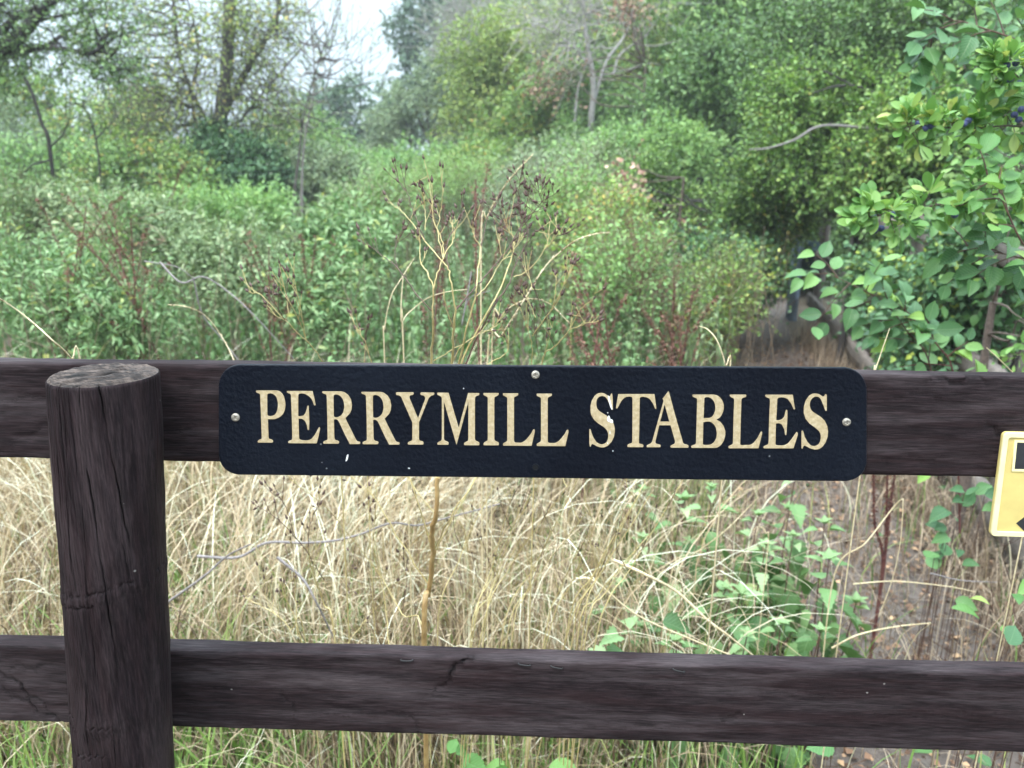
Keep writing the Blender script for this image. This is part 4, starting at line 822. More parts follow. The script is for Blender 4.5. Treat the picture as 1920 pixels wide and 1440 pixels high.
# ---- hero twigs at the right
def twig_branch(name, label, path, mats, Tm, size, nside, k, Lside, r0, cat='branch', clusters=False, alt=False):
    p = smooth_path([P(*q) for q in path], 8); base = p[0]; th = thing(name, label, cat, tuple(base)); mt = MB(); ml = MB()
    tube(mt, p, np.linspace(r0, r0*.3, len(p)), 7)
    t = np.linspace(.06, 1, nside)
    for i, tt in enumerate(t):
        j = min(int(tt*(len(p)-1)), len(p)-2); s = p[j]; d0 = unit(p[j+1]-p[j])
        if clusters:   # short spurs with rosettes of leaves
            for c in range(2):
                d = unit(rng.normal(size=3)*np.array([1, .8, 1])+d0*.5+np.array([0, -.25, .15])); e = s+d*Lside*(.4+rng.random()*.8); twigs(mt, s[None], e[None], .0011, .0008)
                m = rng.integers(k-2, k+2); dd = unit(rdir(m)*np.array([1, .9, 1])+d*.75+np.array([0, 0, .05])); 
                leaves(ml, Tm, np.repeat(e[None], m, 0)+dd*.003, dd, unit(rdir(m)*.6+np.array([0, -.55, .6])), size*(.65+.6*rng.random(m)))
        else:
            d = unit(d0*.7+np.array([(-1)**i*.3, -.2, (-1)**i*.5])*np.array([1, 1, 1])+rng.normal(size=3)*.3); L = Lside*(.6+.7*rng.random()); e = s+d*L+np.array([0, 0, -.15*L]); mid = (s+e)/2+np.array([0, 0, .06*L])
            q = smooth_path([s, mid, e], 4); tube(mt, q, np.linspace(.0016, .0007, len(q)), 5, False)
            for c in range(k):
                tc_ = (c+1)/k; b = q[min(int(tc_*(len(q)-1)), len(q)-1)]; sd = (-1)**c; x = unit(np.cross(d, [0, -.5, 1])); dl = unit(d*.7+x*sd*.75+np.array([0, -.1, -.2])+rng.normal(size=3)*.15)
                leaves(ml, Tm, (b+dl*.005)[None], dl[None], unit(np.array([[.1, -.55, .75]])+rng.normal(size=(1, 3))*.22), size*(.7+.5*rng.random()))
    mt.build('stem', mats[0], th, base, True); ml.build('leaves', mats[1], th, base, True)
    return th, p
def berry(px, py, Y, r, parent_loc, th):
    c = P(px, py, Y); n = 12; u = np.linspace(0, math.pi, n)[:, None]; v = np.linspace(0, 2*math.pi, 16, endpoint=False)[None]; rr_ = r*(1+.0*u)
    V = np.stack([np.sin(u)*np.cos(v)*r, np.sin(u)*np.sin(v)*r, np.cos(u)*r*1.02-.0012*(np.exp(-u**2*8))+0*v], -1).reshape(-1, 3)+c
    i = np.arange(n-1)[:, None]*16+np.arange(16)[None]; j = np.arange(n-1)[:, None]*16+(np.arange(16)[None]+1) % 16
    mb = MB(); mb.add(V, np.stack([i, i+16, j+16, j], -1).reshape(-1, 4)); mb.build('sloe_berry', 'sloe_berry', th, parent_loc, True)
br = [('blackthorn_branch', 'blackthorn branch with sloes reaching furthest left over the path fence', [(1990, 345, .72), (1880, 362, .70), (1800, 374, .68), (1720, 392, .66), (1660, 402, .64), (1625, 412, .62)], 16,
       [(1638, 408), (1662, 408), (1632, 424), (1652, 428), (1640, 432), (1790, 403), (1672, 402)]),
      ('blackthorn_branch', 'upper blackthorn branch with two small clumps of sloes', [(2010, 250, .78), (1900, 236, .76), (1840, 240, .75), (1780, 240, .74), (1730, 234, .72), (1700, 238, .72)], 14, [(1722, 232), (1735, 240), (1808, 232), (1816, 226), (1902, 215), (1910, 224), (1745, 236)]),
      ('blackthorn_branch', 'topmost blackthorn sprig with sloes at the right edge', [(2030, 215, .72), (1960, 190, .72), (1925, 160, .72), (1895, 130, .72), (1880, 118, .72)], 12, [(1888, 122), (1905, 118), (1893, 148), (1912, 156), (1915, 205)])]
for nm, lab, pth, ns, bs in br:
    th, p = twig_branch(nm, lab, pth, ('twig', 'sloe'), T_SLOE, .031, int(ns*1.5), 7, .032, .0022, clusters=True)
    for (x, y) in bs: berry(x, y, pth[3][2]-.025, .0062, p[0], th)
twig_branch('hazel_branch', 'drooping hazel twig with big flat bluish leaves hanging over the path', [(1760, 900, .95), (1745, 690, .98), (1700, 620, 1.0), (1660, 570, 1.0), (1600, 535, 1.02), (1545, 510, 1.05)], ('brown_stem', 'hazel'), T_HAZ, .046, 12, 4, .10, .0025)
twig_branch('hazel_branch', 'reddish hazel twig curving down beside the lower fence rail', [(1800, 1000, .95), (1790, 720, .96), (1760, 650, .97), (1720, 610, .98), (1680, 580, 1.0)], ('red_stem', 'hazel'), T_HAZ, .043, 12, 4, .09, .0025)
twig_branch('hazel_branch', 'hazel spray with bright veined leaves at the right edge', [(2020, 520, .62), (1930, 470, .62), (1890, 400, .62), (1870, 350, .63), (1850, 330, .64)], ('brown_stem', 'yellow_leaf'), T_HAZ, .040, 9, 4, .06, .0022)
twig_branch('hazel_branch', 'lower hazel spray with ribbed leaves hanging at the right edge', [(2040, 560, .66), (1960, 500, .66), (1900, 480, .68), (1850, 470, .70), (1810, 460, .72)], ('brown_stem', 'hazel'), T_HAZ, .042, 11, 4, .07, .0022)
twig_branch('hazel_branch', 'high hazel spray with broad leaves near the top right corner', [(2020, 120, .95), (1920, 80, .95), (1850, 55, .97), (1780, 40, 1.0), (1730, 90, 1.0)], ('brown_stem', 'hazel'), T_HAZ, .045, 12, 4, .08, .0025)
th = thing('bare_branch', 'single bare grey branch arching out of the hawthorn', 'branch', tuple(P(1650, 235, 4.6))); mb = MB()
p = smooth_path([P(1680, 245, 4.7), P(1620, 240, 4.6), P(1540, 236, 4.5), P(1490, 262, 4.5), P(1440, 278, 4.5), P(1405, 280, 4.5)], 6); tube(mb, p, np.linspace(.012, .005, len(p)), 6)
o = mb.build('stem', 'grey_twig', th, P(1650, 235, 4.6), True)

# ================================================================== the field
def inview(x, Y, m=1.12):
    return abs(x+.035*(Y+.8)) < (Y+.8)*.666*m+.1
def path_x(Y): return F0[0]+FD[0]/FD[1]*Y      # the fence line
def on_path(x, Y, a=-.98, b=.02): d = x-path_x(Y); return a < d < b
# nettle plants: stem with opposite pairs of toothed drooping leaves
def nettle_mesh(h, pairs, lsz, T, lean=0.0, top_bright=True, dead=0.0):
    mt = MB(); ml = MB(); z = np.linspace(0, h, 9); bx = lean*(z/h)**2; by = .03*np.sin(z*4+h*9); p = np.stack([bx, by, z], 1)
    tube(mt, p, np.linspace(.0032, .0014, 9), 5)
    for i in range(pairs):
        t = (i+.6)/pairs; t = .12+.88*t; zz = h*t; b = np.array([lean*t*t, .03*math.sin(zz*4+h*9), zz]); ang = i*math.pi/2+rng.normal()*.25
        s = lsz*(1.0 if t < .7 else 1.0-(t-.7)/.3*.62)*(.8+.4*rng.random())
        for sd in (0, math.pi):
            if rng.random() < dead+(.25 if t < .35 else 0): continue
            a = ang+sd+rng.normal()*.15; el = (-.6 if t < .78 else -.15+.6*(t-.78)/.22)+rng.normal()*.18
            d = np.array([math.cos(a)*math.cos(el), math.sin(a)*math.cos(el), math.sin(el)]); e = b+d*s*.38; twigs(mt, b[None], e[None], .0008, .0006)
            leaves(ml, T, e[None], unit(d+np.array([0, 0, -.6 if t < .8 else 0]))[None], np.array([[-d[0]*.3, -d[1]*.3, 1.0]]), s, np.array([min(1, max(0, (.05+.6*rng.random()+(.18*(t > .86) if top_bright else 0)) if rng.random() > .012 else .98))*.93]))
            # small flower tassels in the axils
            if .5 < t < .95 and rng.random() < .5: q = b+d*.012; twigs(ml, q[None], (q+d*.02+np.array([0, 0, -.03]))[None], .0022, .0008)
    for k in range(5):
        a = k*1.3; d = np.array([math.cos(a)*.6, math.sin(a)*.6, .7]); leaves(ml, T, p[-1][None], unit(d)[None], np.array([[0, 0, 1.0]])+d*.2, lsz*.34, np.array([.62]))
    return mt, ml
NV = []
for v in range(7):
    h = (.86, .95, .8, 1.0, .9, .84, .92)[v]; mt, ml = nettle_mesh(h, 21+v % 3, .050, T_NET, rng.normal()*.08); NV.append((mt, ml))
def nettle_thing(v, loc, rotz, s, label, group, lean=0):
    global NROOT
    if NROOT[v] is None:
        th = thing('nettle_plant', label, 'nettle', tuple(loc), group); NV[v][0].build('stem', 'green_stem', th); NV[v][1].build('leaves', 'nettle', th); th.rotation_euler = (0, lean, rotz); th.scale = (s,)*3; NROOT[v] = th; return th
    return dup(NROOT[v], loc, rotz, s, label, (0, lean))
NROOT = [None]*7
field_pts = []; tries = 0
while len(field_pts) < 265 and tries < 60000:
    tries += 1; Y = 1.75+2.9*rng.random()**.9; x = rng.uniform(-3.9, 3.6)
    if not inview(x, Y, 1.05) or on_path(x, Y, -1.35, 9) : continue
    if Y < 2.35 and x > .25 and rng.random() < .6: continue
    if any((x-a)**2+(Y-b)**2 < .115**2 for a, b in field_pts): continue
    field_pts.append((x, Y))
fl_ = []
for i, (x, Y) in enumerate(field_pts):
    s = (.66+.38*rng.random())*(1.0 if Y > 2.3 else .95)*(1+.15*float(nz(np.array([[x, Y, 0]]), 2.0)[0])); fl_.append((x, Y, nettle_thing(i % 7, (x, Y, fieldz(x, Y)), rng.random()*6.28, s, 'tall green nettle standing in the dense nettle bed beyond the straw grass', 'nettles of the dense bed beyond the straw grass', rng.normal()*.06)))
marks = [(-9, 'at the left picture edge'), (44, 'just left of the round post'), (88, 'above the left rim of the round post'), (135, 'above the left half of the round post'), (185, 'above the right half of the round post'), (240, 'above the right rim of the round post'), (300, 'just right of the round post'), (355, 'just left of the sign'), (412, 'above the left end of the sign'), (478, 'above the letter P'), (540, 'above the first letter E'), (602, 'above the first letter R'), (676, 'above the second letter R'), (742, 'above the letter Y'),
         (818, 'above the letter M'), (904, 'above the letter I'), (940, 'above the last two letters of PERRYMILL'), (985, 'above the top screw of the sign'), (1040, 'above the gap between the two words'), (1104, 'above the first letter S'), (1155, 'above the letter T'), (1212, 'above the letter A'), (1296, 'above the letter B'), (1366, 'above the last letters of STABLES'), (1560, 'near the bare path')]
ORD = 'nearest,second nearest,third nearest,fourth nearest,fifth nearest,sixth nearest,seventh nearest,eighth nearest,ninth nearest,tenth nearest,eleventh nearest,twelfth nearest,thirteenth nearest,fourteenth nearest,fifteenth nearest,sixteenth nearest,seventeenth nearest,eighteenth nearest,nineteenth nearest,twentieth nearest,twenty-first nearest,twenty-second nearest,twenty-third nearest,twenty-fourth nearest,twenty-fifth nearest,twenty-sixth nearest,twenty-seventh nearest,twenty-eighth nearest,twenty-ninth nearest,thirtieth nearest,thirty-first nearest,thirty-second nearest,thirty-third nearest'.split(',')
cols = {}
for x, Y, o in fl_:
    v = np.array([x, Y, .85])-CAM; pxx = 960+F*np.dot(v, rt)/np.dot(v, fw); k = max([i for i, m_ in enumerate(marks) if pxx > m_[0]] or [0]); cols.setdefault(k, []).append((Y, o))
for k, L in cols.items():
    L.sort(key=lambda q: q[0])
    for i, (Y, o) in enumerate(L): o['label'] = (ORD[i] if i < 33 else 'far nettle number %d' % (i+1))+(' nettle of the bed ' if i < 33 else ' of the bed ')+marks[k][1]
# foreground nettles between the rails
fn = [(1251, 944, 1.15, 'nettle with paired drooping leaves just below the middle of the word STABLES'), (1334, 922, 1.25, 'pale-topped nettle under the letter B of the sign'), (1400, 968, 1.2, 'leafy nettle left of the tallest one below the sign'),
      (1480, 900, 1.2, 'tallest nettle below the right end of the navy sign'), (1410, 1022, 1.05, 'nettle with broad hanging leaves midway between the rails'), (1543, 986, 1.1, 'bushy-topped nettle nearest the bare ground'),
      (1545, 1050, .95, 'nettle with long toothed leaves in front of the bushy-topped one'), (1472, 1004, 1.15, 'slender nettle behind the front right group'), (1308, 1095, .95, 'short spreading nettle left of a yellow leaf'), (1360, 1103, .95, 'short nettle with a yellow lower leaf'),
      (1452, 1158, .85, 'small pale nettle just above the lower rail'), (1505, 1173, .8, 'small nettle cut by the lower rail under the right group'), (1190, 1166, .85, 'short nettle at the foot of the yellow stems'), (1136, 1088, .95, 'small nettle among the leaning yellow stems'), (1290, 1010, 1.3, 'nettle standing behind the short yellow-leaved pair'), (1440, 950, 1.45, 'dim nettle behind the tallest one below the sign'), (1225, 1010, 1.1, 'nettle right of the leaning yellow stems'), (1375, 1180, .8, 'low nettle under the long fallen stalk'), (1585, 1120, 1.05, 'last nettle before the bare litter'), (1260, 1190, .75, 'low nettle touching the lower rail'),
      (1186, 920, 1.4, 'nettle with one large round leaf behind the yellow stems')]
for i, (x, y, Y, lab) in enumerate(fn):
    p = P(x, y, Y); h = max(.16, p[2]); mt, ml = nettle_mesh(h, max(4, int(h/.052)), .080+.02*(i % 3 == 0), T_NET, rng.normal()*.04, True, .0); th = thing('nettle_plant', lab, 'nettle', (p[0], p[1], 0), 'foreground nettles between the rails')
    mt.build('stem', 'brown_stem', th); ml.build('leaves', 'nettle', th)
# the rest of the nettle bed as one mass
def replicate(dst, src, locs, rots, scl):
    V = np.concatenate(src.v)
    for k in (3, 4):
        pass
    lc = np.concatenate(src.lc)
    c, s = np.cos(rots), np.sin(rots); N = len(locs)
    X = (V[None, :, 0]*c[:, None]-V[None, :, 1]*s[:, None])*scl[:, None]+locs[:, 0:1]; Y = (V[None, :, 0]*s[:, None]+V[None, :, 1]*c[:, None])*scl[:, None]+locs[:, 1:2]; Z = V[None, :, 2]*scl[:, None]+locs[:, 2:3]
    W = np.stack([X, Y, Z], -1).reshape(-1, 3); base = dst.n; dst.v.append(W); dst.lc.append(np.tile(lc, (N, 1))); dst.n += len(W); off = np.clip(rng.normal(size=N)*.14, -.3, .1)
    for k in (3, 4):
        if src.f[k]:
            f = np.concatenate(src.f[k]); r = np.concatenate(src.r[k]); dst.f[k].append((f[None]+(np.arange(N)*len(V))[:, None, None]+base).reshape(-1, k)); dst.r[k].append(np.clip(r[None]+off[:, None], 0, 1).ravel())
dst = MB()
for v in range(5):
    mt, ml = nettle_mesh(.92, 17, .060, T_NETLO, rng.normal()*.1); mm = MB(); 
    for q in (mt, ml):
        for k in (3, 4):
            for f, r in zip(q.f[k], q.r[k]): pass
    # leaves and stem together in one low mesh
    src = ml
    Vt = np.concatenate(mt.v); n0 = src.n; src.v.append(Vt); src.lc.append(np.concatenate(mt.lc)); src.n += len(Vt)
    for k in (3, 4):
        if mt.f[k]: src.f[k].append(np.concatenate(mt.f[k])+n0); src.r[k].append(np.full(sum(len(a) for a in mt.f[k]), .1))
    L = []
    for Ya, Yb, den in ((4.3, 7, 22), (7, 11, 15), (11, 20, 7)):
        n = int(den*1.4*(Yb*Yb-Ya*Ya)/2/5)
        Y = np.sqrt(rng.uniform(Ya*Ya, Yb*Yb, n)); x = (Y+.8)*rng.uniform(-.78, .72, n)
        keep = (x < np.array([path_x(q) for q in Y])-1.3+(Y > 9)*3) & (nz(np.stack([x, Y, 0*x], 1), .9) > -.62); L.append(np.stack([x, Y], 1)[keep])
    L = np.concatenate(L); z = .03+.10*nz(np.stack([L[:, 0], L[:, 1], 0*L[:, 0]], 1), .8); replicate(dst, src, np.column_stack([L, z]), rng.random(len(L))*6.28, (.74+.42*rng.random(len(L)))*(1+.2*nz(np.stack([L[:, 0], L[:, 1], 0*L[:, 0]], 1), 1.3)))
o = dst.build('nettle_bed', 'nettle_far'); tag(o, 'dense bed of nettles filling the field up to the bushes', 'nettle bed', kind='stuff')

# ---- grasses
cz_ = lambda z0, sz: z0[:, None]+sz
def blades(mb, x, y, z0, h, w, lean, az, seg=5, curl=1.0, r=None):
    """curved grass blades, one ribbon each"""
    N = len(x); t = np.linspace(0, 1, seg+1)[None]; h = h[:, None]; ln = lean[:, None]; dx = np.cos(az)[:, None]; dy = np.sin(az)[:, None]
    th = ln*(t**1.0)*curl*1.3; # bend angle accumulates
    ds = h/seg; sx_ = np.cumsum(np.sin(th)*ds, 1)-np.sin(th)*ds; sz = np.cumsum(np.cos(th)*ds, 1)-np.cos(th)*ds
    cx = x[:, None]+dx*sx_; cy = y[:, None]+dy*sx_; cy = np.where((cy < .05) & (cz_(z0, sz) > .3), .05+.02*np.abs(np.sin(cx*40)), cy); cz = np.maximum(z0[:, None]+sz, .006+.0*sz)
    ww = w[:, None]*(1-t**1.8)*.5+.0001; fa = az+math.pi/2+rng.normal(size=N)*.6; px = np.cos(fa)[:, None]*ww; py = np.sin(fa)[:, None]*ww
    V = np.stack([np.stack([cx-px, cy-py, cz], -1), np.stack([cx+px, cy+py, cz], -1)], 2).reshape(-1, 3); k = np.arange(seg)*2
    f = np.stack([k, k+1, k+3, k+2], 1); Fq = (f[None]+(np.arange(N)*(seg+1)*2)[:, None, None]).reshape(-1, 4)
    r = rng.random(N) if r is None else r; mb.add(V, Fq, np.repeat(np.clip(r, 0, 1), seg))
def scatter(n, Ya, Yb, xa=-9, xb=9, dens=None):
    Y = np.sqrt(rng.uniform((Ya+.8)**2, (Yb+.8)**2, n))-.8; x = (Y+.8)*rng.uniform(-.95, .80, n)-.1; k = (x > xa) & (x < xb)
    if dens is not None: k &= rng.random(n) < dens(x, Y)
    return x[k], Y[k]
pathd = lambda x, Y: np.clip((path_x(Y)-.75-x)/.5+nz(np.stack([x, Y, 0*x], 1), 3)*.6, 0.06, 1)
straw_d = lambda x, Y: pathd(x, Y)*np.clip(1.0-(x-.05)/.5, .13, 1)*np.clip(.75+.9*nz(np.stack([x, Y, 0*x], 1), 3.5), .1, 1)
mb = MB(); x, Y = scatter(56000, .0, 2.2, dens=straw_d); N = len(x); z0 = np.where(rng.random(N) < .6, rng.random(N)*.32, 0)
h = .16+.36*rng.random(N)**1.3; nr = np.clip((Y-.22)/.35, .42, 1); h = h*nr; z0 = z0*(nr > .9); lean = np.abs(rng.normal(size=N))*1.1+.35; flow = nz(np.stack([x, Y, 0*x], 1), 2.5)*5.0+2.6
blades(mb, x, Y, z0, h, .0016+.0022*rng.random(N), lean*1.25, flow+rng.normal(size=N)*1.3, 6)
o = mb.build('straw_grass', 'straw'); tag(o, 'dry straw-coloured lodged grass behind the fence', 'dry grass', kind='stuff')
mb = MB(); x, Y = scatter(15000, -.1, 3.6, dens=lambda x, Y: pathd(x, Y)*np.clip(1.25-(x-.2)/1.0, .25, 1)*np.clip(.6+.9*nz(np.stack([x, Y, 0*x], 1), 4.1), .1, 1)); N = len(x)
blades(mb, x, Y, np.zeros(N), (.12+.4*rng.random(N))*np.clip((Y-.30)/.35, .35, 1), .002+.0025*rng.random(N), np.abs(rng.normal(size=N))*.8+.3, rng.random(N)*6.28, 5)
x, Y = scatter(5200, .6, 3.2, xa=.3); N = len(x)   # flattened strands over the bare ground
blades(mb, x, Y, .01+.03*rng.random(N), .1+.3*rng.random(N), .0018+.002*rng.random(N), 1.2+.5*rng.random(N), rng.random(N)*6.28, 4)
o = mb.build('withered_grass', 'brown_straw'); tag(o, 'brown withered grass strands lying over the ground', 'dry grass', kind='stuff')
mb = MB(); x, Y = scatter(17000, -.05, 2.8, dens=lambda x, Y: pathd(x, Y)*np.clip(.4+1.1*nz(np.stack([x, Y, 0*x+3], 1), 3.0)+.35*(x > -.1), .05, 1)); N = len(x)
blades(mb, x, Y, np.zeros(N), .12+.3*rng.random(N), .003+.003*rng.random(N), np.abs(rng.normal(size=N))*.6+.2, rng.random(N)*6.28, 5)
x, Y = scatter(1300, .6, 1.3, xa=-1.0, xb=.1); N = len(x)
blades(mb, x, Y, np.zeros(N), .2+.25*rng.random(N), .004+.003*rng.random(N), np.abs(rng.normal(size=N))*.5+.2, rng.random(N)*6.28, 6, r=rng.random(N)*.6)
x, Y = scatter(4500, 3.2, 17, dens=lambda x, Y: .7*(x < path_x(Y)-.9)); N = len(x)
blades(mb, x, Y, np.zeros(N), .6+.5*rng.random(N), .006+.004*rng.random(N), np.abs(rng.normal(size=N))*.5, rng.random(N)*6.28, 4)
o = mb.build('green_grass', 'grass'); tag(o, 'green grass blades growing through the straw', 'grass', kind='stuff')
mb = MB(); x, Y = scatter(7000, 4, 19, dens=lambda x, Y: (.15+.85*(Y > 10))*(x < path_x(Y)-.9)); N = len(x)
blades(mb, x, Y, np.zeros(N), .8+.45*rng.random(N), .006+.005*rng.random(N), np.abs(rng.normal(size=N))*.3, rng.random(N)*6.28, 4)
o = mb.build('tall_grass', 'straw'); tag(o, 'tall bleached grass at the far end of the field', 'tall grass', kind='stuff')
# litter on the bare ground
mb = MB(); x, Y = scatter(52000, .2, 6.0, xa=.3, dens=lambda x, Y: np.clip((x-(path_x(Y)-1.6))/.6, .05, 1)*(x < path_x(Y)+.9)); N = len(x)
pos = np.stack([x, Y, ground_z(x, Y)+.018+.02*rng.random(N)], 1); d = rdir(N)*np.array([1, 1, .25]); leaves(mb, T_DR, pos, d, unit(rdir(N)*.5+np.array([0, 0, 1])), .011+.024*rng.random(N)**2)
x, Y = scatter(9000, .2, 5, xa=.5); N = len(x); A = np.stack([x, Y, .03+.02*rng.random(N)], 1); B = A+rdir(N)*np.array([1, 1, .12])*(.03+.10*rng.random(N))[:, None]; twigs(mb, A, B, .0014, .0008)
o = mb.build('leaf_litter', 'litter'); tag(o, 'brown fallen leaves and twig bits on the bare path', 'leaf litter', kind='stuff')
# ground ivy patches beside the path
mb = MB(); x, Y = scatter(5200, .5, 4.2, xa=.9, dens=lambda x, Y: (nz(np.stack([x, Y, 0*x], 1), 4.5) > .28-.35*np.clip((x-path_x(Y)+.25)/.3, 0, 1))*1.0); N = len(x)
pos = np.stack([x, Y, .03+.10*rng.random(N)], 1); leaves(mb, T_HAZLO, pos, rdir(N)*np.array([1, 1, .2]), unit(rdir(N)*.4+np.array([0, 0, 1])), .025+.03*rng.random(N))
o = mb.build('ground_ivy', 'hazel'); tag(o, 'small green creeping leaves on the ground by the timber fence', 'ground cover', kind='stuff')


# ---- mixed tall weeds breaking up the nettle bed
TN = T_outline([(0, .01), (.2, .07), (.5, .095), (.8, .05), (1, .0)], .5, .5)
TNW = T_outline([(0, .01), (.15, .13), (.35, .18), (.65, .12), (1, .0)], .6, .6)
for i, (lab, px, py, Y, rx, rz, mt_, n_) in enumerate([('bushy pale weed clump above the left end of the sign', 430, 480, 3.2, 60, 40, 'pale_weed', 110), ('bushy weed clump at the left picture edge above the rail', 50, 520, 2.9, 75, 45, 'nettle', 120), ('tall bushy weed clump above the round post', 200, 560, 2.6, 70, 50, 'nettle', 120), ('sage-green weed clump left of the bent twigs', 260, 420, 4.4, 70, 40, 'pale_weed', 130),
        ('rounded weed clump right of the bent twigs', 590, 540, 2.8, 50, 45, 'nettle', 80), ('pale weed clump far out at the left', 130, 375, 6.0, 80, 30, 'pale_weed', 140), ('pale weed clump in front of the ivy mound', 420, 370, 6.5, 90, 26, 'light_green', 150), ('wispy weed clump below the small round tree', 640, 365, 8.0, 80, 24, 'pale_weed', 150), ('soft green weed clump left of the dry weed crown', 640, 440, 4.0, 50, 36, 'nettle', 100), ('sage-green weed clump at the far centre', 900, 350, 10.0, 90, 26, 'pale_weed', 180)]):
    bush('weed_clump', lab, [E_(px, py+26, Y, rx, rz*.85), E_(px+rx*.5, py+26+rz*.7, Y-.15, rx*.6, rz*.8)], mt_, n_, 4, 8, .034 if Y < 4 else .044, .21, bark='green_stem', nl=14, rl=.003, tw=.002, cat='weeds', upb=1.6, thr=-.3, tr=.004, T=TNW)
dst = MB()
for v in range(4):
    mt, src = nettle_mesh(1.08, 26, .062, TN, rng.normal()*.12, False); Vt = np.concatenate(mt.v); n0 = src.n; src.v.append(Vt); src.lc.append(np.concatenate(mt.lc)); src.n += len(Vt)
    for k in (3, 4):
        if mt.f[k]: src.f[k].append(np.concatenate(mt.f[k])+n0); src.r[k].append(np.full(sum(len(a) for a in mt.f[k]), .2))
    L = []
    for Ya, Yb, den in ((2.0, 4.5, 16), (4.5, 9, 9), (9, 16, 4)):
        n = int(den*1.4*(Yb*Yb-Ya*Ya)/2/4); Y = np.sqrt(rng.uniform(Ya*Ya, Yb*Yb, n)); x = (Y+.8)*rng.uniform(-.78, .60, n); q = np.stack([x, Y, 0*x+5], 1); keep = (x < path_x(Y)-.95) & (nz(q, 1.9) > -.05-.35*(x > .1)); L.append(np.stack([x, Y], 1)[keep])
    L = np.concatenate(L); replicate(dst, src, np.column_stack([L, 0*L[:, 0]]), rng.random(len(L))*6.28, .6+.42*rng.random(len(L)))
o = dst.build('weed_mass', 'pale_weed'); tag(o, 'pale grey-green narrow-leaved weeds mixed through the nettle bed', 'weeds', kind='stuff')
mb = MB(); n = 2600; Y = np.sqrt(rng.uniform(1.9**2, 10**2, n)); x = (Y+.8)*rng.uniform(-.78, .58, n); k = (x < path_x(Y)-.7) & (nz(np.stack([x, Y, 0*x+9], 1), 1.5) > .0); x, Y = x[k], Y[k]; N = len(x); A = np.stack([x, Y, 0*x], 1); B = A+np.stack([rng.normal(size=N)*.12, rng.normal(size=N)*.08, .55+.6*rng.random(N)], 1); twigs(mb, A, B, .0022, .0012)
C = B-(B-A)*(.35*rng.random(N))[:, None]; twigs(mb, C, C+rdir(N, .8)*.14, .0014, .0007)
o = mb.build('dry_stems', 'dry_stem'); tag(o, 'thin dry brown stems standing among the nettles', 'dry stems', kind='stuff')
for i, (lab, px, py, Y, rx, rz, mt_, n_, up_) in enumerate([('clump of tall pale weeds right of the dry weed crown', 1080, 390, 5.0, 60, 45, 'light_green', 150, 1.2), ('clump of tall grey-green weeds above the word gap', 1000, 360, 6.0, 60, 40, 'grey_green', 150, 1.2), ('leafy weeds in front of the withered bush', 1150, 440, 4.2, 60, 50, 'haw', 170, .9), ('straggling weeds left of the bramble', 1180, 500, 3.6, 60, 50, 'light_green', 150, 1.0),
        ('leafy weeds hanging over the left edge of the path', 1350, 550, 4.3, 55, 50, 'haw', 170, .6), ('small leafy weeds by the path halfway to the marker post', 1400, 510, 6.0, 35, 35, 'bramble', 150, .6), ('tall weeds before the dead white trunk', 1120, 330, 8.0, 90, 40, 'grey_green', 220, 1.2), ('pale tall weeds at the foot of the broad grey bush', 850, 335, 9.0, 90, 28, 'light_green', 220, 1.2), ('bright weed clump left of the tall dry weed', 720, 375, 6.5, 60, 30, 'light_green', 120, 1.2),
        ('dark leafy weeds at the left edge of the field', 40, 390, 6.0, 70, 40, 'haw_dark', 170, 1.0), ('yellowing weed clump between the two left docks', 215, 440, 4.0, 26, 46, 'yellow_leaf', 40, 1.0), ('dark weeds at the middle of the field', 700, 410, 5.0, 60, 34, 'haw_dark', 130, 1.0)]):
    bush('weed_clump', lab, [E_(px, py, Y, rx, rz), E_(px-rx*.4, py+rz*.9, Y-.2, rx*.8, rz*.8)], mt_, n_, 4, 7, .03 if Y > 4.5 else .026, .2, bark='dry_stem', nl=16, rl=.004, tw=.0022, cat='weeds', upb=up_, thr=-.6, tr=.004)
# withered grass along the foot of the side fence
mb = MB(); n = 3600; sv = rng.uniform(.9, 6.5, n); ov = -np.abs(rng.normal(size=n))*.12-.02; x = F0[0]+FD[0]*sv+FN[0]*ov; Y = F0[1]+FD[1]*sv+FN[1]*ov; blades(mb, x, Y, np.zeros(n), np.where(sv < 2.6, .08+.16*rng.random(n), .06+.20*rng.random(n)), .002+.003*rng.random(n), np.abs(rng.normal(size=n))*.8+.3*(sv < 2.6)+.1, rng.random(n)*6.28, 5)
n = 1700; sv = rng.uniform(.9, 7, n); ov = -.98+rng.normal(size=n)*.12; x = F0[0]+FD[0]*sv+FN[0]*ov; Y = F0[1]+FD[1]*sv+FN[1]*ov; blades(mb, x, Y, np.zeros(n), .12+.28*rng.random(n), .002+.003*rng.random(n), np.abs(rng.normal(size=n))*.9+.1, rng.random(n)*6.28, 5)
o = mb.build('fence_grass', 'brown_straw'); tag(o, 'brown dry grass fringing the path and the foot of the side fence', 'dry grass', kind='stuff')
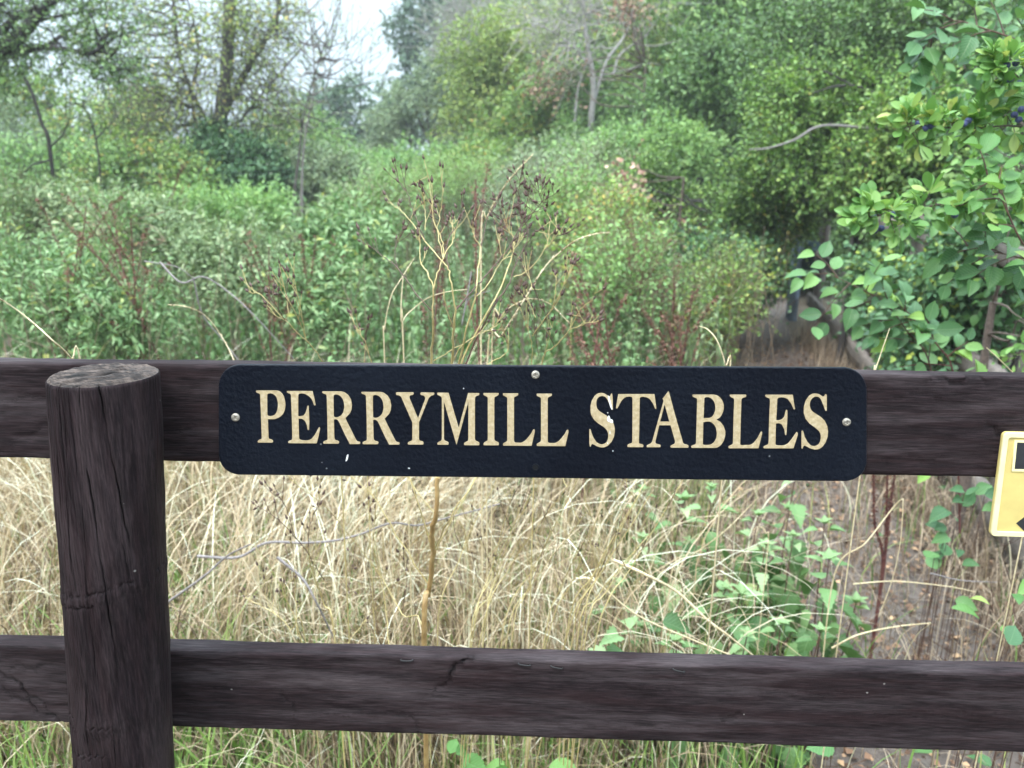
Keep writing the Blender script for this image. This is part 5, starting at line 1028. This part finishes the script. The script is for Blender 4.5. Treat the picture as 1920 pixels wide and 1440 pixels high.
# long lodged strands and chaff lying on top of the straw
mb = MB(); x, Y = scatter(7000, .72, 2.2, dens=straw_d); N = len(x); blades(mb, x, Y, .12+.3*rng.random(N), .3+.4*rng.random(N), .0022+.0022*rng.random(N), 1.2+.7*rng.random(N), nz(np.stack([x, Y, 0*x], 1), 1.7)*4+rng.normal(size=N)*.8, 8, r=.45+.55*rng.random(N))
x, Y = scatter(16000, .6, 2.3, dens=straw_d); N = len(x); pos = np.stack([x, Y, .12+.36*rng.random(N)], 1); leaves(mb, T_D, pos, rdir(N), rdir(N), .006+.010*rng.random(N), .5+.5*rng.random(N), .5)
o = mb.build('lodged_straw', 'straw'); tag(o, 'long pale straw strands and chaff tangled over the grass', 'dry grass', kind='stuff')
mb = MB(); x, Y = scatter(1900, .35, 1.7, xa=-1.6, xb=-.3); N = len(x); blades(mb, x, Y, np.zeros(N), .3+.3*rng.random(N), .004+.004*rng.random(N), .3+np.abs(rng.normal(size=N))*.6, rng.random(N)*6.28, 7, r=rng.random(N)*.8)
x, Y = scatter(1000, .1, 1.0, xa=-.7, xb=.6); N = len(x); blades(mb, x, Y, np.zeros(N), .15+.25*rng.random(N), .003+.004*rng.random(N), .2+np.abs(rng.normal(size=N))*.5, rng.random(N)*6.28, 7, r=rng.random(N)*.7)
o = mb.build('fresh_grass', 'grass'); tag(o, 'fresh green grass tufts at the foot of the front fence', 'grass', kind='stuff')

# ---- docks with dark red seed stems
def dock_mesh(h, nb, seedn=520):
    mt = MB(); ms = MB(); sp = [smooth_path([(0, 0, 0), (.01, 0, h*.35), (rng.normal()*.02, 0, h*.7), (rng.normal()*.04, 0, h)], 6)]; tube(mt, sp[0], np.linspace(.006, .002, len(sp[0])), 5)
    for k in range(nb):
        t = .4+.5*k/nb; b = np.array([.0, 0, h*t]); a = rng.random()*6.28; L = h*(.34-.2*(t-.4)); d = np.array([math.cos(a)*.45, math.sin(a)*.45, .9]); q = smooth_path([b, b+d*L*.4, b+d*L*.75+np.array([0, 0, .05*L]), b+d*L], 4); tube(mt, q, np.linspace(.0024, .001, len(q)), 4); sp.append(q)
    for q in sp:
        m = seedn//len(sp); j = rng.random(m); lo = .42 if q is sp[0] else .15; idx = (lo+(1-lo)*j)*(len(q)-1); i = np.minimum(idx.astype(int), len(q)-2); pos = q[i]+(q[i+1]-q[i])*(idx-i)[:, None]+rng.normal(size=(m, 3))*.006
        leaves(ms, T_DR, pos, rdir(m)+np.array([0, 0, -.4]), rdir(m), .007+.006*rng.random(m))
    return mt, ms
docks = [(327, 345, 2.45, 'big dark red dock with many seed branches standing in the nettles at the left'), (205, 352, 2.6, 'dark red dock left of the big branched one'), (470, 420, 2.4, 'reddish dock in the nettles right of the big branched one'), (522, 415, 2.6, 'thin reddish dock nearer the sign top edge at left'),
         (632, 425, 2.8, 'small red dock in the middle of the nettle field'), (282, 310, 4.6, 'rusty dock in front of the ivy mound'), (10, 320, 2.5, 'dark red dock at the left edge of the field'), (770, 330, 2.3, 'tall brown dock behind the dry weed on its left'), (905, 330, 2.0, 'tall brown dock behind the dry weed crown'),
         (1095, 470, 1.7, 'dark red dock leaning left above the middle of the sign'), (1208, 545, 1.7, 'short red dock above the letter B of the sign'), (1310, 570, 2.0, 'rusty red dock beside the bare path'), (1285, 460, 3.0, 'reddish brown dock by the bramble left of the path'), (1180, 400, 3.4, 'brown dock in front of the withered bush'), (400, 440, 4.0, 'rusty dock behind the bent grey twigs'), (1250, 520, 2.6, 'red dock behind the short one')]
for (x, y, Y, lab) in docks:
    p = P(x, y, Y); mt, ms = dock_mesh(p[2]*rng.uniform(.86, 1.0), int(rng.integers(4, 9)), int(rng.integers(350, 800))); th = thing('dock_plant', lab, 'dock', (p[0], p[1], 0), 'docks gone to seed'); mt.build('stem', 'red_stem', th); o = ms.build('seed_heads', 'dock_seed', th); o['kind'] = 'stuff'; th.rotation_euler = (rng.normal()*.08, rng.normal()*.12, rng.random()*6)
# the near dock below the rail at right: several twisted dark stems from one root
th = thing('dock_plant', 'dead dark red dock with three stems below the right end of the sign', 'dock', tuple(P(1655, 1075, 1.25)*np.array([1, 1, 0])), 'docks gone to seed'); mt = MB(); ms = MB(); bl = P(1655, 1075, 1.25)*np.array([1, 1, 0])
for tp in ([(1655, 1060), (1640, 980), (1638, 895), (1632, 780)], [(1658, 1050), (1662, 980), (1664, 895), (1672, 760)], [(1655, 1080), (1668, 960), (1678, 890), (1700, 770)]):
    q = smooth_path([bl]+[P(a, b, 1.25) for a, b in tp], 8); tube(mt, q, np.linspace(.005, .002, len(q)), 6); m = 260; i = rng.integers(len(q)//3, len(q), m); leaves(ms, T_DR, q[i]+rng.normal(size=(m, 3))*.004, rdir(m), rdir(m), .007)
mt.build('stem', 'red_stem', th, bl, True); o = ms.build('seed_heads', 'dock_seed', th, bl); o['kind'] = 'stuff'

# ---- yellow-stemmed dry weeds with brown seed capsules
def wY(px, py, Y0): return Y0+.05*math.sin(px*.021)+.035*math.cos(py*.017)
def capsules(mb, pos, d, r):
    """small ovoid capsules, pointed at the tip"""
    n = 6; prof = [(0, .15), (.25, .75), (.55, 1.0), (.85, .62), (1.15, .30), (1.3, .38)]; N = len(pos); d = unit(d); ref = np.where(np.abs(d[:, 2:3]) < .9, [[0, 0, 1.0]], [[1.0, 0, 0]]); x = unit(np.cross(ref, d)); y = np.cross(d, x); a = np.arange(n)*2*math.pi/n
    r = np.broadcast_to(r, (N,)); V = []
    for t, w_ in prof: V.append(pos[:, None]+d[:, None]*(t*2.0*r)[:, None, None]+(np.cos(a)[None, :, None]*x[:, None]+np.sin(a)[None, :, None]*y[:, None])*(w_*r*.62)[:, None, None])
    V = np.concatenate(V, 1); k = np.arange(n); F4 = np.concatenate([np.stack([i*n+k, i*n+(k+1) % n, (i+1)*n+(k+1) % n, (i+1)*n+k], 1) for i in range(len(prof)-1)]); mb.add(V.reshape(-1, 3), (F4[None]+(np.arange(N)*n*len(prof))[:, None, None]).reshape(-1, 4))
def weed(name, label, chains, Y0, root, group=None, cap=.0033, ends=4, cls='weed', ochre=False):
    """chains: (points in the photo, r0, r1, 'y' or 'b' stem colour, 'e' ends in capsules)"""
    ms = MB(); mbs = []; mc = MB(); base = np.array([root[0], root[1], 0.0]); th = thing(name, label, cls, tuple(base), group); ep = []; ed = []
    for pts, r0_, r1_, col, e in chains:
        q = [P(a, b, wY(a, b, Y0)) for a, b in pts]
        if 'g' in e: q = [base]+q
        p = smooth_path(q, 5); p[1:-1] += rng.normal(size=(len(p)-2, 3))*.0006
        mt = ms if col == 'y' else MB()
        if col != 'y': mbs.append((mt, 'main_stem' if col == 'o' else 'branch', 'ochre_stem' if col == 'o' else 'brown_stem'))
        tube(mt, p, np.linspace(r0_, r1_, len(p))*.66, 6)
        if 'e' in e:
            d0 = unit(p[-1]-p[-4]); m = ends+rng.integers(-1, 1)
            for k in range(m):
                back = rng.integers(0, min(12, len(p)-2)); s = p[-1-back]; dd = unit(unit(p[-1-back]-p[-2-back])*.8+np.array([rng.normal()*.55, rng.normal()*.4, .25+rng.random()*.5])); L = .008+.028*rng.random()
                if k == 0: s, dd, L = p[-1], d0, .006
                e2 = s+dd*L+np.array([0, 0, .15*L]); mid = (s+e2)/2+np.array([0, 0, -.08*L]); qq = np.array([s, mid, e2]); tube(mt, qq, [.00045, .0004, .0004], 4, False); ep.append(e2); ed.append(unit(e2-mid))
                if rng.random() < .45: e3 = mid+unit(dd+rng.normal(size=3)*.6)*L*.6; tube(mt, np.array([mid, e3]), [.0005, .0004], 4, False); ep.append(e3); ed.append(unit(e3-mid))
    if ms.n: ms.build('stem', 'ochre_stem' if ochre else 'yellow_stem', th, base, True)
    for q_, n_, m_ in mbs: q_.build(n_, m_, th, base, True)
    if ep: capsules(mc, np.array(ep), np.array(ed), cap*(.75+.5*rng.random(len(ep)))); o = mc.build('seed_heads', 'bud', th, base, True); o['kind'] = 'stuff'
    return th
Z5 = lambda s: [(float(a.split(',')[0])/3.428+660, float(a.split(',')[1])/3.428+280) for a in s.split()]
hero = [([(796, 1193), (804, 1110), (812, 1035), (809, 997), (817, 964), (821, 895)], .0074, .0052, 'o', 'g'), ([(821, 895), (815, 790), (809, 685)]+Z5("522,1150 518,1040"), .0030, .0020, 'y', ''), ([(821, 895), (838, 790), (847, 690)]+Z5("650,1180 668,1030"), .0032, .0021, 'y', ''),
        (Z5("518,1040 430,950 290,760 200,690 130,630 75,605"), .0014, .0006, 'b', 'e'), (Z5("518,1040 525,900 500,830 470,770 440,715 438,610"), .0018, .0008, 'y', 'e'), (Z5("525,900 545,820 585,700 640,600 660,520 640,480"), .0014, .0006, 'y', 'e'), (Z5("585,700 582,600 550,520 520,430 515,250"), .0010, .0006, 'y', 'e'), (Z5("290,760 275,680 290,590 320,520"), .0009, .0005, 'b', 'e'),
        (Z5("668,1030 635,860 620,770 560,700 470,590 390,480 300,380 240,345"), .0018, .0006, 'y', 'e'), (Z5("470,590 400,410 360,290 330,240 290,180"), .001, .0006, 'b', 'e'), (Z5("620,770 605,640 640,540 700,450 705,330"), .0013, .0006, 'b', 'e'), (Z5("470,520 470,400 465,330"), .0008, .0005, 'y', 'e'), (Z5("585,700 550,520 570,400 585,280"), .001, .0005, 'y', 'e'),
        (Z5("668,1030 790,890 880,790 1010,630 1080,500 1160,410 1220,340 1300,290"), .0017, .0006, 'b', 'e'), (Z5("1160,410 1130,330 1135,290"), .0008, .0005, 'b', 'e'), (Z5("1220,340 1205,290 1185,240"), .0007, .0005, 'b', 'e'), (Z5("1080,500 1080,360 1070,260 1090,160"), .001, .0005, 'b', 'e'), (Z5("1160,410 1230,380 1260,370"), .0008, .0005, 'b', 'e'),
        ([(852, 760), (861, 686)]+Z5("740,1150 790,960 800,850 825,630"), .0026, .0014, 'y', ''), (Z5("825,630 790,560 760,480 730,400"), .0012, .0006, 'y', 'e'), (Z5("825,630 850,540 870,440 900,400 935,340"), .0012, .0006, 'b', 'e'),
        ([(845, 800), (862, 690)]+Z5("860,1070 950,900 1030,680 1045,580"), .0024, .0013, 'y', ''), (Z5("1045,580 1010,500 1040,310"), .001, .0005, 'y', 'e'), (Z5("1030,680 970,700 945,600 950,560"), .0009, .0005, 'y', 'e'), (Z5("1045,580 1090,520 1080,420"), .001, .0005, 'b', 'e'), (Z5("1000,540 960,440 945,350"), .0009, .0005, 'b', 'e'),
        ([(850, 830), (872, 690)]+Z5("900,1030 1000,880 1050,740 1130,570 1110,450"), .0024, .0009, 'b', 'e'), (Z5("1040,820 1130,780 1240,640 1270,490"), .0012, .0006, 'y', 'e'), (Z5("1240,640 1310,560 1310,460"), .0009, .0005, 'y', 'e'), (Z5("1310,560 1350,550"), .0006, .0004, 'b', 'e'), (Z5("800,945 880,860 960,720 1040,640 1090,560"), .0012, .0006, 'y', 'e'),
        (Z5("590,900 600,1000 650,1150"), .001, .001, 'y', ''), (Z5("640,1380 700,1270 790,1200 900,1150 930,1120"), .0012, .0006, 'y', 'e'), (Z5("525,1360 640,1290 740,1240"), .0012, .0008, 'y', ''),
        ([(821, 895), (870, 850), (905, 700)]+Z5("1000,1300 980,1180 960,1120"), .0016, .0006, 'y', 'e'), ([(812, 1035), (850, 960), (895, 890), (920, 780)], .0018, .001, 'y', ''), ([(812, 1035), (770, 900), (735, 780), (700, 690), (684, 640), (672, 625)], .0016, .0006, 'y', 'e'), ([(806, 1100), (742, 1000), (700, 930), (655, 890), (640, 870)], .0016, .0006, 'y', 'e')]
rp = P(790, 1250, .36)
weed('dry_weed', 'tall dried weed with yellow stems and dark seed capsules rising above the sign', hero, .30, rp, 'dried yellow-stemmed weeds', ends=6)
weed('dry_weed', 'dried weed with thin yellow forks right of the tall one above the sign', [([(1000, 900), (1000, 780)]+Z5("1160,1390 1150,1240 1120,1130 1090,1040"), .0018, .0006, 'y', 'eg'), ([(1000, 900)]+Z5("1215,1400 1300,1270 1400,1160 1470,1030 1530,980"), .0018, .0006, 'y', 'e'), (Z5("1400,1160 1500,1120 1560,1110"), .001, .0005, 'y', 'e'), (Z5("1300,1270 1260,1160 1240,1050"), .001, .0005, 'b', 'e'),
      (Z5("1160,1200 1290,1010 1310,880 1350,820"), .0012, .0006, 'y', 'e'), (Z5("1180,1080 1130,960 1090,930"), .0009, .0005, 'y', 'e'), (Z5("1160,900 1140,830 1120,790"), .0008, .0005, 'y', 'e'), (Z5("1220,900 1160,900"), .0007, .0005, 'y', ''), (Z5("1290,1010 1380,830 1400,770"), .0008, .0005, 'y', 'e'), (Z5("1200,1330 1180,1200 1170,1180"), .0008, .0005, 'b', 'e'), (Z5("1215,1390 1270,1200 1290,1120"), .0009, .0005, 'y', 'e')], .33, P(985, 1240, .38), 'dried yellow-stemmed weeds', ends=5)
weed('dry_weed', 'dried weed sprig leaning left above the left half of the sign', [([(640, 900), (625, 760), (605, 680), (575, 640), (535, 600), (490, 555), (470, 548)], .0018, .0006, 'y', 'eg'), ([(575, 640), (555, 590), (540, 560), (528, 525)], .001, .0005, 'y', 'e'), ([(535, 600), (515, 570), (505, 555)], .0009, .0005, 'b', 'e'), ([(575, 640), (568, 600), (560, 560), (545, 520)], .0009, .0005, 'y', 'e')], .31, P(650, 1240, .36), 'dried yellow-stemmed weeds', ends=6)
weed('dry_weed', 'small dried weed with a forked yellow stem above the letters RY', [([(690, 900), (683, 690)]+Z5("85,1280 80,1240 40,1170"), .0012, .0005, 'y', 'eg'), (Z5("80,1240 95,1170"), .0007, .0005, 'b', 'e')], .36, P(700, 1240, .4), 'dried yellow-stemmed weeds', ends=3)
Z7 = lambda s: [(float(a.split(',')[0])/2.4+300, float(a.split(',')[1])/2.4+860) for a in s.split()]
weed('dry_weed', 'dried weed with brown seed twigs leaning left below the sign', [(Z7("790,840 740,660 690,520 665,400"), .0026, .0013, 'y', 'g'), (Z7("740,545 690,470 640,390 560,300 500,250 440,215"), .0011, .0005, 'b', 'e'), (Z7("665,400 670,330 690,250 700,230"), .0010, .0005, 'b', 'e'), (Z7("640,390 600,330 560,200 520,160"), .0009, .0005, 'b', 'e'), (Z7("690,520 700,380 720,150"), .0009, .0005, 'y', 'e')], .33, P(640, 1270, .38), 'dried yellow-stemmed weeds', cap=.0030, ends=5)
weed('dry_weed', 'low dried weed with yellow forks left of the thick ochre stem', [(Z7("660,840 590,770 520,700 450,660 390,630"), .0017, .0006, 'y', 'eg'), (Z7("640,830 600,700 560,620 550,570"), .0012, .0006, 'y', 'e'), (Z7("520,700 480,640 470,560"), .0009, .0005, 'y', 'e'), (Z7("620,800 610,620 600,440 590,380"), .0011, .0005, 'y', 'e')], .30, P(600, 1260, .36), 'dried yellow-stemmed weeds', cap=.0029, ends=5)
ch = [(Z7("1200,860 1090,700 1000,540 880,380 760,230 620,120 560,60"), .0017, .0006, 'y', 'eg'), (Z7("1000,540 950,300 940,200"), .0010, .0005, 'y', 'e'), (Z7("1030,860 1020,690 990,520 960,390 975,180 960,80"), .0014, .0006, 'y', 'e'), (Z7("830,850 900,760 980,660 1060,560"), .0011, .0006, 'y', 'e'), (Z7("1240,420 1300,300 1420,85"), .0017, .001, 'y', ''), (Z7("1240,250 1180,180 1120,90"), .0013, .0007, 'y', 'e'), (Z7("880,380 860,520 850,560"), .0007, .0005, 'b', 'e'), (Z7("1090,700 1110,560 1100,470"), .0008, .0005, 'b', 'e')]
weed('dry_weed', 'dried weed crossing behind the letters with long thin yellow arcs', ch, .36, P(800, 1270, .42), 'dried yellow-stemmed weeds', ends=5)
for gi, (bx0, lab, Yg) in enumerate(((870, 'bundle of yellow stems leaning right beside the thick ochre stem', .36), (985, 'bundle of long yellow stems leaning right below the letter L', .42), (1085, 'bundle of fine yellow stems leaning right under the word gap of the sign', .34))):
    ch = []
    for k in range(6):
        x0 = bx0+rng.uniform(-55, 75); y0 = 1215; dx = rng.uniform(.25, .62); L = rng.uniform(160, 330); x1, y1 = x0+dx*L, y0-L; xm, ym = x0+dx*L*.42+rng.normal()*8, y0-L*.5
        ch.append(([(x0, y0), (xm, ym), (x1, y1)], .0019, .0009, 'y', 'g'))
        for f in range(3):
            t = rng.uniform(.35, 1); bx = x0+(x1-x0)*t; by = y0+(y1-y0)*t; bx = xm+(x1-xm)*(t-.5)*2 if t > .5 else x0+(xm-x0)*t*2; sd = rng.choice([-1, 1]); ch.append(([(bx, by), (bx+sd*16, by-34), (bx+sd*22+rng.normal()*10, by-75)], .0009, .0005, 'y' if rng.random() < .7 else 'b', 'e'))
    weed('dry_weed', lab, ch, Yg, P(bx0-25, 1290, Yg+.05), 'dried yellow-stemmed weeds', cap=.0022, ends=1)

# ---- single grass stalks with seed heads
def stalk(label, pts, Y, head=.35, r=.0012, mat='straw_stem', hw=.004, root=None, name='grass_stalk', cat='grass stalk', group='bent dry grass stalks', knob=True):
    q = [P(a, b, Y+.02*math.sin(a*.05)) for a, b in pts]
    if root is not False: g = q[0]*np.array([1, 1, 0]) if root is None else np.array([root[0], root[1], 0]); q = [g, (g*.55+q[0]*.45)+np.array([0, .0, 0])]+q
    base = np.array([q[0][0], q[0][1], q[0][2]]); p = smooth_path(q, 7); th = thing(name, label, cat, tuple(base), group); mt = MB(); tube(mt, p, np.linspace(r, r*.45, len(p)), 5); mt.build('stem', mat, th, base, True)
    if head > 0:
        mh = MB(); seg = np.linalg.norm(np.diff(p, axis=0), axis=1); cl_ = np.concatenate([[0], np.cumsum(seg)]); s0 = cl_[-1]*(1-head) if head < 1 else 0; m = int((cl_[-1]-s0)/.0016); sv = s0+(cl_[-1]-s0)*rng.random(m); pos = np.stack([np.interp(sv, cl_, p[:, i]) for i in range(3)], 1); tg = np.stack([np.interp(sv+.004, cl_, p[:, i]) for i in range(3)], 1)-pos+1e-5
        env = np.sin(np.clip((sv-s0)/(cl_[-1]-s0), .04, 1)*math.pi*.93)**.6
        leaves(mh, T_D, pos, unit(tg)+rdir(m)*.38, rdir(m), hw*2*(.6+.7*rng.random(m))*(.4+.6*env), None, .8); mh.build('seed_head', 'straw', th, base)
    return th
stalk('long pale grass stalk arching right with a feathery tip above the sign', Z5("870,1380 960,1200 1080,1010 1230,770 1350,650 1450,580 1560,545 1655,535"), .45, .28, .0016, hw=.0035)
stalk('pale grass stalk pointing up right, highest above the dry weed', Z5("830,650 870,440 940,300 1040,160 1160,35"), .62, .22, .0018, hw=.0035)
stalk('thin hoop of grass bending over to the right above the sign', Z5("900,1250 960,1070 1070,985 1170,960 1280,1000 1390,1110"), .5, .25, .0012, hw=.003)
stalk('thin grass arc curling left above the sign centre', Z5("330,1240 330,1100 400,1020 500,950 620,915 740,900"), .5, .0, .0013)
stalk('bent grass stalk rising left of the yellow stems', Z5("210,1380 210,1150 250,950 310,840 400,700"), .45, .15, .0013, hw=.002)
stalk('upright straw stalk with a hooked top left of the yellow stems', Z5("335,1390 315,1080 325,860 335,800 350,810"), .48, .0, .0015)
stalk('seeded grass stalk drooping to the left edge above the post', [(160, 730), (133, 672), (95, 635), (50, 595), (0, 560), (-30, 548)], .15, .5, .0014, hw=.0028)
stalk('drooping seeded grass stalk left of the bent grey twigs', [(455, 740), (440, 680), (415, 630), (385, 592), (350, 575), (315, 571)], .5, .4, .0013, hw=.003)
stalk('white grass stalk hooked over left above the right end of the sign', [(1366, 740), (1360, 685), (1345, 640), (1327, 618), (1312, 612)], .3, .35, .0015, hw=.002)
stalk('knotted pale grass stalk just right of the sign corner', [(1630, 760), (1640, 700), (1650, 668), (1668, 616)], .3, .5, .0013, hw=.0018)
stalk('pale grass stalk slanting down right near the right edge above the rail', [(1960, 760), (1905, 705), (1875, 675), (1850, 652)], .3, .3, .0013, hw=.0018)
stalk('sharply kinked grass stalk folded over the bare ground', [(1565, 1076), (1623, 1018), (1672, 955), (1690, 937), (1693, 945), (1688, 1018), (1672, 1090), (1647, 1157)], .75, .0, .0016)
stalk('seeded stalk slanting up right through the nettles', [(1259, 1076), (1300, 1040), (1355, 999), (1400, 955), (1422, 932)], .8, .5, .0016, hw=.0028)
stalk('curled grass seed head among the nettles', [(1440, 1022), (1436, 1000), (1430, 990), (1420, 988), (1412, 994)], .85, .3, .0014, hw=.003)
stalk('straw stalk crossing under the letter T', [(1195, 1150), (1215, 1080), (1240, 1020), (1290, 960)], .8, .3, .0015, hw=.002)
for lab, pts, Y, r, mt_ in (('long fallen dead stalk slanting down right to the lower rail', [(1150, 1050), (1205, 1075), (1268, 1109), (1326, 1162), (1370, 1195), (1425, 1240)], .55, .0035, 'straw_stem'), ('second fallen stalk lying below the long one', [(1080, 1085), (1115, 1090), (1192, 1152), (1287, 1195), (1400, 1240)], .5, .0026, 'straw_stem'), ('straight fallen straw near the bare ground', [(1560, 1215), (1610, 1190), (1680, 1175), (1745, 1168)], .7, .0022, 'straw_stem'),
                       ('fallen straw lying across the litter at the right', [(1600, 1095), (1680, 1090), (1780, 1100), (1830, 1110)], .9, .0018, 'straw_stem'), ('thin grey stick on the litter below the waymark plate', [(1745, 1075), (1800, 1088), (1870, 1092)], .8, .002, 'grey_twig'),
                       ('grey branch lying through the straw grass below the sign', [(370, 1043), (446, 1045), (500, 1018), (567, 1018), (625, 1014), (675, 1002), (733, 981), (783, 985), (842, 970), (937, 945)], .75, .0036, 'grey_twig'), ('grey branch slanting up right beside the post', [(300, 1138), (317, 1127), (383, 1080), (425, 1043), (470, 1020)], .6, .0036, 'grey_twig'), ('short grey stick curving down to the lower rail', [(520, 1045), (567, 1085), (592, 1127), (628, 1200)], .5, .0032, 'grey_twig'),
                       ('pale bent twig arching over the nettles left of the sign centre', [(300, 492), (340, 530), (380, 519), (425, 545), (475, 590), (550, 672)], 1.0, .0026, 'grey_twig'), ('thin pale twig hanging left of the bent one', [(362, 520), (380, 590), (420, 640), (450, 680)], 1.0, .002, 'grey_twig'), ('faint grey twig lying over the nettles', [(270, 490), (330, 500), (360, 520)], 1.1, .0016, 'grey_twig'),
                       ('thin crooked grey twig behind the yellow stems', [(884, 510), (875, 560), (866, 610), (880, 560), (920, 545)], .7, .0016, 'grey_twig')):
    stalk(lab, pts, Y, 0, r, mt_, root=False, name='fallen_twig', cat='twig', group='fallen stalks and twigs')

# ---- broad-leaved small plants at the front edge
def rosette(label, px, py, Y, n, size, mat, T=T_HAZ, up_=.5, h=None):
    p = P(px, py, Y); b = np.array([p[0], p[1], 0]); th = thing('leafy_plant', label, 'plant', tuple(b), 'low broad-leaved plants'); mt = MB(); ml = MB()
    for k in range(n):
        a = rng.random()*6.28; s = b+np.array([math.cos(a), math.sin(a)+.6, 0])*.05*(.4+rng.random()); e = p+np.array([math.cos(a)*size*.9, math.sin(a)*size*.5, rng.normal()*size*.8]); tube(mt, smooth_path([s, (s+e)/2+np.array([0, 0, .03]), e], 4), np.linspace(.0013, .0007, 9), 5)
        d = unit(np.array([math.cos(a), math.sin(a)*.7-.2, .1+rng.normal()*.2])); leaves(ml, T, e[None], d[None], unit(np.array([[0, -.5, .8]])+rng.normal(size=(1, 3))*.2), size*(.7+.5*rng.random()))
    mt.build('stem', 'brown_stem', th, b, True); ml.build('leaves', mat, th, b, True); return th
rosette('pale yellow-green leaves just below the lower rail near the centre', 985, 1425, .35, 5, .05, 'yellow_leaf')
rosette('pale leaves below the lower rail left of centre', 835, 1405, .4, 6, .05, 'yellow_leaf')
rosette('big green leaf below the lower rail right of centre', 1600, 1425, .4, 3, .06, 'hazel')
rosette('yellow and green dock leaves at the right edge under the waymark plate', 1880, 1170, .6, 7, .05, 'yellow_leaf', T_SLOE)
rosette('bluish bramble leaves beside the litter at the right', 1765, 1080, .95, 6, .05, 'hazel')
rosette('ivy-like leaves below the upper rail at the right', 1800, 985, 1.0, 9, .05, 'hazel')
rosette('broad leaf cluster low among the yellow stems', 1190, 1205, .6, 6, .06, 'nettle', T_NET)
rosette('leaves peeping above the lower rail at far right', 1890, 1200, .4, 4, .045, 'bramble')
weed('bramble', 'thin dark red bramble stem with sparse twigs at the right edge', [([(1925, 1240), (1905, 1160), (1895, 1090), (1880, 1040), (1895, 1015)], .0016, .0007, 'b', 'eg'), ([(1862, 1150), (1860, 1110), (1855, 1080)], .001, .0006, 'b', 'e')], .55, P(1925, 1300, .58), None, cap=.0016, ends=4, cls='bramble')

# ---- light haze of the overcast air
mb = MB(); c8 = np.array([(x, y, z) for x in (-150, 150) for y in (-50, 210) for z in (-1.2, 16)]); mb.add(c8, [(0, 1, 3, 2), (4, 6, 7, 5), (0, 4, 5, 1), (2, 3, 7, 6), (0, 2, 6, 4), (1, 5, 7, 3)])
hm = bpy.data.materials.new('haze'); hm.use_nodes = True; t = hm.node_tree; t.nodes.clear(); ho = t.nodes.new('ShaderNodeOutputMaterial'); pv = t.nodes.new('ShaderNodeVolumePrincipled'); pv.inputs['Color'].default_value = (.93, .96, 1, 1); pv.inputs['Density'].default_value = .0024; t.links.new(pv.outputs[0], ho.inputs['Volume'])
o = mb.build('haze', hm); o['kind'] = 'stuff'; o['label'] = 'thin pale haze of the overcast air'
